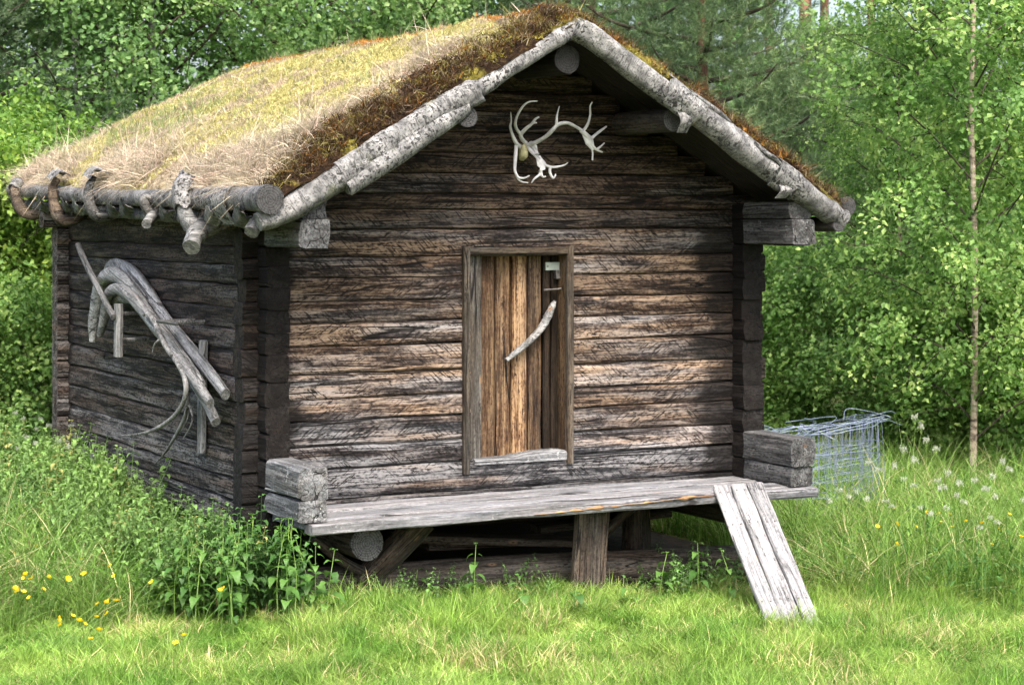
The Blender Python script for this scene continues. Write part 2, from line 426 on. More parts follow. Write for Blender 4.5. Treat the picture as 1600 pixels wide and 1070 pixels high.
def mat_grass():
    """blade colour varies over the meadow with the place where the blade grows"""
    N = NT('grass_blade')
    geo = N.n('NewGeometry'); tint = N.attr('tint', 'INSTANCER').outputs['Color']; rnd = N.attr('rnd', 'GEOMETRY').outputs['Fac']
    pos = N.vmap(geo.outputs['Position'], (1, 1, 0.15))
    f = N.smooth(N.noise(pos, 2.2, 5, 0.65), 0.38, 0.62)
    col = N.mix(f, (0.12, 0.245, 0.036), (0.25, 0.37, 0.075))
    dry = N.math('GREATER_THAN', rnd, N.math('SUBTRACT', 0.97, N.math('MULTIPLY', N.smooth(N.noise(pos, 1.5, 4, 0.6), 0.46, 0.68), 0.36)))
    col = N.mix(dry, col, (0.56, 0.48, 0.25))
    v = N.math('ADD', 0.55, N.math('MULTIPLY', N.math('FRACT', N.math('MULTIPLY', rnd, 7.0)), 0.85))
    vm = N.n('VectorMath'); vm.operation = 'SCALE'; N.l(col, vm.inputs[0]); N.l(v, vm.inputs['Scale'])
    v2 = N.n('VectorMath'); v2.operation = 'MULTIPLY'; N.l(vm.outputs[0], v2.inputs[0]); N.l(tint, v2.inputs[1])
    d = N.n('BsdfPrincipled'); N.l(v2.outputs[0], d.inputs['Base Color']); d.inputs['Roughness'].default_value = 0.5; d.inputs['Specular IOR Level'].default_value = 0.3
    t = N.n('BsdfTranslucent'); N.l(N.mix(1.0, v2.outputs[0], (1.0, 1.04, 0.7), 'MULTIPLY'), t.inputs['Color'])
    mx = N.n('MixShader'); mx.inputs[0].default_value = 0.4
    N.l(d.outputs[0], mx.inputs[1]); N.l(t.outputs[0], mx.inputs[2]); N.l(mx.outputs[0], N.out.inputs['Surface'])
    return N.m
M['grass'] = mat_grass()
M['straw'] = mat_leaf('dry_straw', None, None, None, 0.25, True, 0.2)
M['stem'] = mat_simple('green_stem', (0.10, 0.20, 0.04), (0.20, 0.30, 0.07), 10)
M['petal'] = mat_leaf('buttercup_petal', (0.75, 0.48, 0.01), (0.85, 0.60, 0.015), (0.90, 0.68, 0.03), 0.3)
M['umbel'] = mat_leaf('white_floret', (0.30, 0.33, 0.24), (0.40, 0.43, 0.35), (0.48, 0.50, 0.45), 0.3)

# ------------------------------------------------------------------ ground
vg = VN(5)
def gz(x, y):
    x = np.asarray(x, float); y = np.asarray(y, float)
    t = np.clip((x + 1.0) / 3.2, 0, 1); t = t * t * (3 - 2 * t)
    return -0.13 * t + 0.035 * vg.fbm(x * 0.8, y * 0.8, 3) - 0.05 * np.exp(-((x - 0.4) ** 2 / 1.2 + (y - 13.6) ** 2 / 1.5))

def build_ground():
    xs = np.concatenate([np.linspace(-300, -14, 14), np.linspace(-12, 12, 97), np.linspace(14, 300, 14)])
    ys = np.concatenate([np.linspace(-60, 6, 8), np.linspace(7, 26, 77), np.linspace(28, 500, 18)])
    X, Y = np.meshgrid(xs, ys, indexing='ij')
    Z = gz(X, Y)
    n, m = X.shape
    V = np.stack([X, Y, Z], -1).reshape(-1, 3)
    i, j = np.meshgrid(np.arange(n - 1), np.arange(m - 1), indexing='ij')
    a = (i * m + j).ravel()
    F = np.stack([a, a + m, a + m + 1, a + 1], 1)
    N = NT('meadow_soil'); co, rnd, raw = N.objcoord()
    big = N.noise(co, 0.9, 4, 0.55); fine = N.noise(co, 28, 5, 0.65)
    col = N.ramp(fine, [(0.3, (0.030, 0.045, 0.012)), (0.5, (0.075, 0.10, 0.025)), (0.7, (0.17, 0.17, 0.06))])
    col = N.mix(N.smooth(big, 0.48, 0.66), col, (0.19, 0.16, 0.08))
    N.bsdf(col, 0.95, fine, 0.8, 0.03, 0.1)
    o = mobj('ground', fast_mesh('ground', V, F, N.m, True))
    tag(o, kind='structure')
build_ground()

# ------------------------------------------------------------------ storehouse frame: local x along the front wall, y to the back
ANG = R(28)
HX, HY = -1.346, 12.3
ca, sa = math.cos(ANG), math.sin(ANG)
house = empty('log_storehouse', (HX, HY, 0), (0, 0, ANG))
tag(house, 'small dark log storehouse on stilts with mossy sod roof and birch bark eaves', 'log cabin')

def w2l(p):
    dx, dy = p[0] - HX, p[1] - HY
    return np.array([dx * ca + dy * sa, -dx * sa + dy * ca, p[2]])
def l2w(p):
    return np.array([HX + p[0] * ca - p[1] * sa, HY + p[0] * sa + p[1] * ca, p[2]])
def on_front(px, py, yl):
    """house-local point at depth yl read off the photograph"""
    k = (px - CX) / F_PX
    x = (k * (HY + yl * ca) - HX + yl * sa) / (ca - k * sa)
    Y = HY + x * sa + yl * ca
    return np.array([x, yl, CAM_Z - (py - HOR) * Y / F_PX])
def on_side(px, py, xl):
    k = (px - CX) / F_PX
    y = (HX + xl * ca - k * (HY + xl * sa)) / (sa + k * ca)
    Y = HY + xl * sa + y * ca
    return np.array([xl, y, CAM_Z - (py - HOR) * Y / F_PX])

rg = np.random.default_rng(11)

def hewn(L, d, h0, h1, seed, seam0=None, seam1=None, amp=0.0038, nx=None, round_=1.0):
    """hewn log: x 0..L, outer face at y=0, inner at y=d, z h0..h1; seam arrays give the wandering joints"""
    r = np.random.default_rng(seed)
    nx = nx or max(6, int(L / 0.09))
    x = np.linspace(0, L, nx)
    s0 = np.zeros(nx) if seam0 is None else seam0(x)
    s1 = np.zeros(nx) if seam1 is None else seam1(x)
    h = h1 - h0
    prof = [(0.030, 0.0), (0.004, 0.030), (-0.004, 0.10), (-0.004, 0.50), (0.000, 0.86), (0.006, 0.960), (0.028, 1.0),
            (d - 0.016, 1.0), (d - 0.003, 0.965), (d, 0.5), (d - 0.003, 0.035), (d - 0.016, 0.0)]
    P = np.array(prof); np_ = len(P)
    V = np.zeros((nx, np_, 3))
    tilt = r.uniform(-0.011, 0.004)
    for k in range(np_):
        y, t = P[k]
        y = y * round_ if k < 7 and y > 0 else y
        dy = noise1(r, nx, L / 0.25 + 2) * amp + noise1(r, nx, L / 0.8 + 2) * amp * 1.1
        V[:, k, 0] = x
        V[:, k, 1] = y + dy + (tilt * (t - 0.5) * 2 if k < 7 else 0)
        V[:, k, 2] = h0 + s0 * (1 - t) + s1 * t + t * h + noise1(r, nx, L / 0.5 + 2) * amp * 0.4
    V = V.reshape(-1, 3); F = []
    for i in range(nx - 1):
        for k in range(np_):
            a, b = i * np_ + k, i * np_ + (k + 1) % np_
            F.append((a, a + np_, b + np_, b))
    mb = MB(); mb.add(V, F)
    for e in (0, nx - 1):
        E = V[e * np_:(e + 1) * np_].copy()
        c = E.mean(0); c[0] += (-0.004 if e == 0 else 0.004)
        E = np.vstack([E, c]);
        fs = [(k, (k + 1) % np_, np_) if e == 0 else ((k + 1) % np_, k, np_) for k in range(np_)]
        mb.add(E, fs)
    return mb

def log_obj(mb, name, mat, parent, loc, rotz=0.0, tone=1.0, grey=0.5, smooth=False, rot=None):
    o = mobj(name, mb.mesh(name, mat, smooth), parent, loc, rot or (0, 0, rotz))
    o['tone'] = float(tone); o['grey'] = float(grey)
    o['end0'] = -9.0; o['end1'] = 99.0
    return o

# --- roof geometry constants (local)
APEX_X, APEX_Z, TAN = 1.6, 3.46, 0.588
def eave_dz(y): return 0.035 + 0.135 * np.clip((np.asarray(y, float) + 0.7) / 5.6, 0, 1)
def roof_z(x): return APEX_Z - TAN * abs(x - APEX_X)

FROWS = [0.43, 0.56, 0.745, 0.885, 1.04, 1.17, 1.325, 1.486, 1.63, 1.762, 1.905, 2.03, 2.2, 2.325, 2.42, 2.55, 2.68, 2.81, 2.94, 3.07, 3.19, 3.30]
DOOR0, DOOR1 = 1.225, 1.93
WT = 0.15

class Seam:
    def __init__(s, seed, amp, L0=-0.6, L1=6.0):
        r = np.random.default_rng(seed); s.x = np.linspace(L0, L1, 27); s.v = r.uniform(-amp, amp, 27)
    def at(s, off): return lambda x: np.interp(x + off, s.x, s.v)

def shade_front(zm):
    """sheltered timber stays tarred, with gable shade painted into its tone; timber open to rain is bleached and silvered"""
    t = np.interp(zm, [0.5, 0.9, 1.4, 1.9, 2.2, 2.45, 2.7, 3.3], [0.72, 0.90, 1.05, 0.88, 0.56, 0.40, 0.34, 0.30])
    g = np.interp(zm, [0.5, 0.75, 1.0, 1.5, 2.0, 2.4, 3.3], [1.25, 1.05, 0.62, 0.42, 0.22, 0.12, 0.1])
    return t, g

def build_front():
    wall = empty('wall', parent=house); tag(wall, 'front gable wall of hewn logs around the door')
    back = empty('wall', parent=house); tag(back, 'rear gable wall of hewn logs')
    seams = [Seam(100 + i, 0.0045) for i in range(len(FROWS))]
    seams[0] = Seam(1, 0.001)
    for i in range(len(FROWS) - 1):
        z0, z1 = FROWS[i], FROWS[i + 1]
        zm = 0.5 * (z0 + z1)
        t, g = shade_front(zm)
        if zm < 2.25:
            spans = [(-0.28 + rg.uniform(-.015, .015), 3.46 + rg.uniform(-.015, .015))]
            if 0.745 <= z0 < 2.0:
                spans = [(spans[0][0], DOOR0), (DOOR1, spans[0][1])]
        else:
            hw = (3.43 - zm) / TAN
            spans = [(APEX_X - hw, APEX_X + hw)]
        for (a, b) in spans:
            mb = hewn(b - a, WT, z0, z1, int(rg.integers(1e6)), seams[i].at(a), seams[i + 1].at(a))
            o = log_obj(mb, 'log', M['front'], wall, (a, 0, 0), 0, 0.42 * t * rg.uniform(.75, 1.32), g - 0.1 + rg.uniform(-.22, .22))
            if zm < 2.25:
                if a < 0: o['end0'] = 0.24 + rg.uniform(-.03, .06)
                if b > 3: o['end1'] = b - a - 0.40 + rg.uniform(-.12, .05)
        a, b = (-0.28, 3.46) if zm < 2.25 else (APEX_X - hw, APEX_X + hw)
        mb = hewn(b - a, WT, z0, z1, int(rg.integers(1e6)), nx=10)
        log_obj(mb, 'log', M['side'], back, (a, 4.05, 0), 0, 0.7, 0.4)
build_front()

SROWS = [0.36, 0.535, 0.665, 0.835, 0.99, 1.148, 1.30, 1.455, 1.586, 1.72, 1.86, 1.98, 2.095, 2.264, 2.36]
def build_side(xo, flip, lab):
    """side wall; logs run along local y. xo: outer face x."""
    wall = empty('wall', parent=house); tag(wall, lab)
    seams = [Seam(300 + i + (50 if flip else 0), 0.005) for i in range(len(SROWS))]
    for i in range(len(SROWS) - 1):
        z0, z1 = SROWS[i], SROWS[i + 1]
        y0 = -0.13 + rg.uniform(-.015, .015); y1 = 4.32
        long_ = i in (1, 2) or i >= 12
        if long_: y0 = -0.68 + rg.uniform(-.012, .012)
        if i == 13: y0 += 0.03
        L = y1 - y0
        mb = hewn(L, WT, z0, z1, int(rg.integers(1e6)), seams[i].at(0), seams[i + 1].at(0), amp=0.0045)
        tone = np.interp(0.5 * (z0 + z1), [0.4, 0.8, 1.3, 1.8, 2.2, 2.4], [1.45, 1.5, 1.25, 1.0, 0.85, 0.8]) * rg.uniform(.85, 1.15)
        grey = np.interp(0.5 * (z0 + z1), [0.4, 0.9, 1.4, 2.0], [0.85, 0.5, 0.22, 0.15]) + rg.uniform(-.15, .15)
        mt = M['side']
        if not flip:      # log starts at the back end, runs towards the front, outer face to -x
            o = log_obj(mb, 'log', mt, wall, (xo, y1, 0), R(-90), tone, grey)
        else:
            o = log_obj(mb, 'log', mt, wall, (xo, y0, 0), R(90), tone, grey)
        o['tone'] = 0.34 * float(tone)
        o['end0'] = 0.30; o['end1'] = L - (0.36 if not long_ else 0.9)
        if flip: o['end0'], o['end1'] = L - o['end1'], L - 0.3
        if long_:
            # weathered timber of the free end in front of the wall: a sleeve of silvered wood
            x0, x1 = (xo - 0.015, xo + WT + 0.015) if not flip else (xo - WT - 0.015, xo + 0.015)
            fl = 0.0
            Le = abs(y0) - 0.142
            mb2 = hewn(Le, WT + 0.030, z0 + 0.002, z1 + (0.014 if i in (2, 13) else -0.002), int(rg.integers(1e6)), amp=0.006)
            tn = 0.75 if i < 4 else 0.42
            if i < 4 and flip: tn = 0.42
            if not flip: log_obj(mb2, 'log', M['endlog'], wall, (x0, y0 + Le - 0.012, 0), R(-90), tn, 0.7)
            else: log_obj(mb2, 'log', M['endlog'], wall, (x1, y0 - 0.012, 0), R(90), tn, 0.5)
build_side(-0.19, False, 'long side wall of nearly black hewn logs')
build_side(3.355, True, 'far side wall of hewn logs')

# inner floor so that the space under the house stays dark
def box_mb(x0, x1, y0, y1, z0, z1):
    V = [(x0, y0, z0), (x1, y0, z0), (x1, y1, z0), (x0, y1, z0), (x0, y0, z1), (x1, y0, z1), (x1, y1, z1), (x0, y1, z1)]
    F = [(0, 3, 2, 1), (4, 5, 6, 7), (0, 1, 5, 4), (1, 2, 6, 5), (2, 3, 7, 6), (3, 0, 4, 7)]
    return V, F

def plank(L, wd, th, seed, amp=0.003, nx=None, bow=0.0, edge=0.0):
    """plank: x 0..L, y 0..wd, z -th..0 with worn edges"""
    r = np.random.default_rng(seed); nx = nx or max(6, int(L / 0.08))
    x = np.linspace(0, L, nx); e = min(0.008, th * 0.3)
    prof = [(0, -th + e), (0, -e), (e, 0), (wd * 0.33, 0), (wd * 0.66, 0), (wd - e, 0), (wd, -e), (wd, -th + e), (wd - e, -th), (e, -th)]
    V = np.zeros((nx, len(prof), 3)); m = len(prof)
    b = bow * np.sin(math.pi * x / L)
    ed = noise1(r, nx, L / 0.3 + 2) * edge; ed2 = noise1(r, nx, L / 0.3 + 2) * edge
    for k, (y, z) in enumerate(prof):
        V[:, k, 0] = x
        V[:, k, 1] = y + noise1(r, nx, L / .2 + 2) * amp + (ed if k in (0, 1, 2, 9) else 0) + (ed2 if k in (5, 6, 7, 8) else 0)
        V[:, k, 2] = z + b + noise1(r, nx, L / .2 + 2) * amp
    V = V.reshape(-1, 3); mb = MB(); F = []
    for i in range(nx - 1):
        for k in range(m):
            a, c = i * m + k, i * m + (k + 1) % m
            F.append((a, c, c + m, a + m))
    mb.add(V, F)
    mb.add(V[:m], [tuple(range(m))[::-1]]); mb.add(V[-m:], [tuple(range(m))])
    return mb

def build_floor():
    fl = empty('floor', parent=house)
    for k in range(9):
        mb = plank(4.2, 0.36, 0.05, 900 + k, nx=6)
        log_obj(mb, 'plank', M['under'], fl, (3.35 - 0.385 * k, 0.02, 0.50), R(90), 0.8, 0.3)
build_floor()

# ------------------------------------------------------------------ porch platform
def build_deck():
    dk = empty('porch', parent=house); tag(dk, 'silvered plank platform along the front wall')
    ys = [-0.745, -0.60, -0.44, -0.295, -0.145, 0.005]
    for k in range(5):
        wd = ys[k + 1] - ys[k] - 0.011
        L = 3.51 if k == 0 else 3.49 + rg.uniform(-.02, .02)
        mb = plank(L, wd, 0.06 if k == 0 else 0.05, 40 + k, amp=0.004, bow=0.008, edge=0.010 if k == 0 else 0.003)
        log_obj(mb, 'plank', M['deck'], dk, (-0.15 + rg.uniform(-.01, .01), ys[k], 0.532 + (0, 0.006, -0.003, 0.004, 0)[k]), 0, rg.uniform(.9, 1.08), rg.uniform(.6, 1.0))
    # torn raw edge on the outermost plank
    r = np.random.default_rng(77)
    x = np.linspace(1.28, 2.62, 70); V = []; F = []
    env = np.clip(np.minimum((x - 1.28) / 0.25, (2.62 - x) / 0.3), 0, 1)
    ctr = np.interp(x, [1.28, 1.7, 2.0, 2.3, 2.62], [0.497, 0.509, 0.516, 0.530, 0.536]) + 0.003 * noise1(r, 70, 30)
    hw = np.maximum(0.013 * noise1(r, 70, 24) + 0.003, 0.0006) * env + 0.0005
    for i in range(70):
        yy = -0.7605 + 0.003 * r.uniform(-1, 1)
        V += [(x[i], yy + 0.006, ctr[i] - hw[i]), (x[i], yy, ctr[i]), (x[i], yy + 0.008, min(ctr[i] + hw[i], 0.5445)), (x[i], yy + 0.06, ctr[i] - 0.01)]
        if i:
            a = 4 * (i - 1)
            F += [(a, a + 4, a + 5, a + 1), (a + 1, a + 5, a + 6, a + 2), (a + 2, a + 6, a + 7, a + 3)]
    mb = MB(); mb.add(V, F)
    log_obj(mb, 'torn_edge', M['raw'], dk, (0, 0, 0)); 
build_deck()

# ------------------------------------------------------------------ what carries the house
def round_log(name, parent, P, r0, r1, mat, seed, ns=14, tone=1.0, grey=0.5, cap=True, n=8):
    """round log along P with a sawn end as its own piece"""
    r = np.random.default_rng(seed)
    Pc = catmull(P, n); rad = np.linspace(r0, r1, len(Pc)) * (1 + 0.04 * noise1(r, len(Pc), 6))
    V, F = tube(Pc, rad, ns, r, 0.05, caps=True)
    # grain runs along local x: put the object at the start with x along the log
    d = Vector(np.array(P[-1]) - np.array(P[0])); q = d.to_track_quat('X', 'Z').to_matrix()
    o0 = np.array(P[0]); V = (V - o0) @ np.array(q)
    mb = MB(); mb.add(V, F)
    o = mobj(name, mb.mesh(name, mat, True), parent, P[0], q.to_euler())
    o.data.polygons.foreach_set('use_smooth', [len(p.vertices) == 4 for p in o.data.polygons])
    o['tone'] = float(tone); o['grey'] = float(grey)
    if cap:
        ang = np.linspace(0, 2 * math.pi, 20, endpoint=False)
        rr = r0 * 0.97 * (1 + 0.03 * np.sin(3 * ang + seed))
        E = np.stack([np.full(20, -0.004), rr * np.cos(ang), rr * np.sin(ang)], 1)
        E2 = E.copy(); E2[:, 0] = 0.02
        m2 = MB(); m2.add(np.vstack([E, E2]), [tuple(range(20))[::-1]] + [(k, (k + 1) % 20, 20 + (k + 1) % 20, 20 + k) for k in range(20)])
        m2.F = m2.F
        c = mobj('sawn_end', m2.mesh('sawn_end', M['cut']), parent, P[0], q.to_euler())
        c['tone'] = float(tone)
    return o

def build_stilts():
    st = empty('stilt_base', parent=house); tag(st, 'timber stilts and sleepers under the floor')
    round_log('beam', st, [(0.27, -0.56, 0.375), (0.27, 1.5, 0.375), (0.27, 4.0, 0.38)], 0.105, 0.10, M['under'], 1, tone=0.9, grey=0.4)
    round_log('beam', st, [(2.95, -0.55, 0.375), (2.95, 1.5, 0.375), (2.95, 4.0, 0.38)], 0.10, 0.10, M['under'], 2, tone=0.8, grey=0.4)
    round_log('sleeper', st, [(-0.35, -0.10, 0.06), (1.2, -0.22, 0.05), (2.3, -0.2, 0.02), (3.2, -0.15, -0.02)], 0.13, 0.11, M['under'], 3, tone=1.15, grey=0.5)
    round_log('sleeper', st, [(-0.1, 2.4, 0.05), (1.6, 2.5, 0.04), (3.4, 2.45, 0.0)], 0.13, 0.12, M['under'], 4, tone=0.8, grey=0.4)
    round_log('crossbeam', st, [(0.55, 0.25, 0.42), (1.8, 0.35, 0.36), (3.0, 0.3, 0.40)], 0.085, 0.09, M['under'], 5, tone=0.8, grey=0.3)
    round_log('brace', st, [(0.72, -0.35, 0.46), (0.60, -0.33, 0.32), (0.36, -0.28, 0.10)], 0.10, 0.075, M['under'], 6, cap=False, tone=1.0, grey=0.3)
    round_log('brace', st, [(0.02, -0.35, 0.40), (0.22, -0.33, 0.24), (0.48, -0.30, 0.10)], 0.03, 0.03, M['under'], 7, cap=False, tone=0.8)
    round_log('brace', st, [(2.35, -0.2, 0.45), (2.15, -0.2, 0.30), (1.9, -0.2, 0.08)], 0.035, 0.03, M['under'], 8, cap=False, tone=0.7)
    round_log('stilt', st, [(2.5, 0.1, 0.46), (2.51, 0.1, 0.2), (2.5, 0.1, -0.15)], 0.09, 0.10, M['under'], 9, cap=False, tone=0.6)
    for (x, y) in ((0.1, 3.8), (1.6, 3.9), (3.1, 3.8), (0.1, 1.9), (3.1, 1.9)):
        round_log('stilt', st, [(x, y, 0.40), (x, y, 0.2), (x, y, -0.15)], 0.10, 0.11, M['under'], int(90 + x * 10 + y), cap=False, tone=0.6)
    # wide plank standing as a post under the platform edge
    mb = plank(0.70, 0.225, 0.06, 55, amp=0.004)
    o = log_obj(mb, 'post', M['under'], st, (1.87, -0.56, -0.22), tone=1.0, grey=0.55)
    o.rotation_euler = (Matrix.Rotation(R(4), 3, 'Y') @ Matrix(((0, -1, 0), (0, 0, -1), (1, 0, 0)))).to_euler()
    # planks lying under the floor
    for k, (x, y, z, rz, L) in enumerate([(0.75, 0.05, 0.30, -4, 1.4), (1.0, 0.12, 0.22, 3, 1.0), (1.9, 0.3, 0.24, 6, 1.1)]):
        mb = plank(L, 0.16, 0.045, 60 + k)
        log_obj(mb, 'plank', M['under'], st, (x, y, z), rot=(R(3), R(5 - 3 * k), R(rz)), tone=0.9, grey=0.4)
build_stilts()

# ------------------------------------------------------------------ door
def vplank(name, parent, x, y, z0, z1, wd, th, mat, seed, tone, grey, amp=0.002):
    """upright plank; grain along its height, front face at y"""
    mb = plank(z1 - z0, wd, th, seed, amp=amp)
    o = log_obj(mb, name, mat, parent, (x + wd, y, z0), tone=tone, grey=grey)
    o.rotation_euler = Matrix(((0, -1, 0), (0, 0, -1), (1, 0, 0))).to_euler()
    return o

def build_door():
    dr = empty('door', parent=house); tag(dr, 'brown plank door with a bent branch for a handle')
    edges = [1.345, 1.468, 1.582, 1.702, 1.812, 1.873, 1.945]
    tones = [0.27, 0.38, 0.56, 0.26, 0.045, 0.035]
    for k in range(6):
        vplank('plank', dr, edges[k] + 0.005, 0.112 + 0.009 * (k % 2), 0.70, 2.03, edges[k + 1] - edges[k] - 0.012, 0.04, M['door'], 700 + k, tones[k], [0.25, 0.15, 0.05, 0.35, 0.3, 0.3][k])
    # handle: flattened bent branch
    pts = [on_front(px, py, 0.06) for px, py in ((791, 563), (806, 551), (824, 536), (841, 519), (852, 503), (860, 486), (867, 470))]
    Pc = catmull(pts, 6); n = len(Pc)
    rad = np.interp(np.linspace(0, 1, n), [0, .1, .4, .75, .93, 1], [.018, .024, .029, .034, .026, .012])
    r = np.random.default_rng(9)
    V, F = tube(Pc, rad, 10, r, 0.10, flat=0.75, lump=0.05)
    mb = MB(); mb.add(V - Pc[0], F)
    o = log_obj(mb, 'handle', M['drift'], dr, Pc[0], tone=1.0, grey=0.8, smooth=True); tag(o, 'grey bent branch handle')
    for t in (4, n - 10):
        V, F = tube([Pc[t] + (0, -0.02, 0), Pc[t] + (0, 0.06, 0)], 0.008, 6); mb = MB(); mb.add(V, F)
        log_obj(mb, 'peg', M['iron'], dr, (0, 0, 0))
    # lock plate with hasp, bolt and loop
    a = on_front(853, 410, 0.10); b = on_front(878, 422, 0.10)
    mb = MB(); mb.add(*box_mb(a[0], b[0], 0.10, 0.113, b[2], a[2])); pl = log_obj(mb, 'lock_plate', M['brass'], dr, (0, 0, 0))
    for dx in (0.012, (b[0] - a[0]) - 0.012):
        V, F = tube([(a[0] + dx, 0.101, (a[2] + b[2]) / 2), (a[0] + dx, 0.094, (a[2] + b[2]) / 2)], 0.005, 8); m2 = MB(); m2.add(V, F)
        log_obj(m2, 'screw', M['iron'], pl, (0, 0, 0))
    c = on_front(871, 428, 0.09)
    mb = MB(); mb.add(*box_mb(c[0] - .016, c[0] + .016, 0.08, 0.112, c[2] - .03, c[2] + .025)); log_obj(mb, 'padlock', M['iron'], dr, (0, 0, 0))
    p = [on_front(850, 453, 0.08), on_front(868, 452, 0.08), on_front(882, 450, 0.075), on_front(883, 461, 0.075)]
    V, F = tube(np.array(p), 0.007, 8); mb = MB(); mb.add(V, F); log_obj(mb, 'bolt', M['iron'], dr, (0, 0, 0))

    fr = empty('door_frame', parent=house)
    vplank('jamb', fr, 1.168, -0.035, 0.665, 2.085, 0.046, 0.055, M['frame'], 720, 0.75, 0.45)
    vplank('jamb', fr, 1.228, 0.045, 0.735, 2.03, 0.105, 0.06, M['frame'], 721, 1.0, 0.6)
    vplank('jamb', fr, 1.917, -0.035, 0.690, 2.085, 0.044, 0.055, M['frame'], 722, 1.0, 0.2)
    # reveal on the far side of the opening
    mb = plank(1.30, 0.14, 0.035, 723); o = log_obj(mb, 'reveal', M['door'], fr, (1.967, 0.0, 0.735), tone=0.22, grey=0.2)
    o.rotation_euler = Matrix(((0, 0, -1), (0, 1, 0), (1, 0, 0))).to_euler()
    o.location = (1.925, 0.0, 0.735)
    mb = plank(0.70, 0.05, 0.045, 724, amp=0.004); log_obj(mb, 'lintel', M['frame'], fr, (1.215, -0.030, 2.082), tone=0.6, grey=0.3)
    # adzed threshold with a worn hollow
    n = 24; x = np.linspace(1.255, 1.932, n)
    top = np.interp(x, [1.25, 1.35, 1.5, 1.62, 1.72, 1.85, 1.93], [0.752, 0.748, 0.746, 0.764, 0.772, 0.776, 0.772])
    V = []; F = []
    for i in range(n):
        V += [(x[i], -0.012, 0.715), (x[i], -0.016, top[i] - 0.012), (x[i], 0.004, top[i]), (x[i], 0.13, top[i] + 0.002), (x[i], 0.14, 0.715)]
        if i:
            a = 5 * (i - 1)
            F += [(a + k, a + k + 5, a + k + 6, a + k + 1) for k in range(4)]
    F += [(0, 1, 2, 3, 4), tuple(5 * (n - 1) + k for k in (4, 3, 2, 1, 0))]
    mb = MB(); mb.add(V, F); log_obj(mb, 'threshold', M['endlog'], fr, (0, 0, 0), tone=0.95, grey=1.0)
build_door()

# ------------------------------------------------------------------ roof
roof = empty('roof', parent=house); tag(roof, 'sod roof with moss, dry grass and birch bark edging')

def build_roof_boards():
    n = 25; y0 = -0.66; wd = 5.5 / n
    Ls = (APEX_X + 0.36) / math.cos(math.atan(TAN))
    meshes = [plank(Ls, wd - 0.004, 0.035, 800 + k, nx=7).mesh('plank', M['black']) for k in range(4)]
    a = math.atan(TAN)
    for k in range(n):
        for s in (0, 1):
            o = mobj('plank', meshes[(k + s) % 4], roof)
            y = y0 + k * wd
            if s == 0:
                ze = roof_z(-0.36) + 0.03 + float(eave_dz(y)); o.location = (-0.36, y, ze); o.rotation_euler = (0, -math.atan((APEX_Z + 0.03 - ze) / (APEX_X + 0.36)), 0)
            else:
                o.location = (3.56, y + wd - 0.004, roof_z(3.56) + 0.03); o.rotation_euler = (0, -a, math.pi)
            o['tone'] = 1.0; o['grey'] = 0.2
build_roof_boards()

vs = VN(21)
def sod_h(x, y):
    """height of the sod above the line of the bark edge"""
    d0 = np.clip((y + 0.74) / 0.42, 0, 1); d1 = np.clip((4.92 - y) / 0.35, 0, 1)
    e0 = np.clip((x + 0.44) / 0.42, 0, 1); e1 = np.clip((3.64 - x) / 0.30, 0, 1)
    f = lambda t: np.sqrt(np.clip(1 - (1 - t) ** 2, 0, 1))
    ed = f(d0) * f(d1) * f(e0) * f(e1)
    lump = 0.035 * vs.fbm(x * 2.2, y * 2.2, 4) + 0.05 * vs(x * 6, y * 6) * (1 - np.clip((y + 0.2) / 0.4, 0, 1) * 0.8)
    thick = 0.160 + lump - 0.02 * np.clip((x - 1.6) / 0.5, 0, 1)
    return 0.02 + thick * ed
def sod_z(x, y):
    r = np.sqrt((x - APEX_X) ** 2 + 0.17 ** 2) - 0.02         # rounded ridge
    return APEX_Z - TAN * r + sod_h(x, y) + eave_dz(y) * np.clip((APEX_X - 0.2 - x) / 1.8, 0, 1)

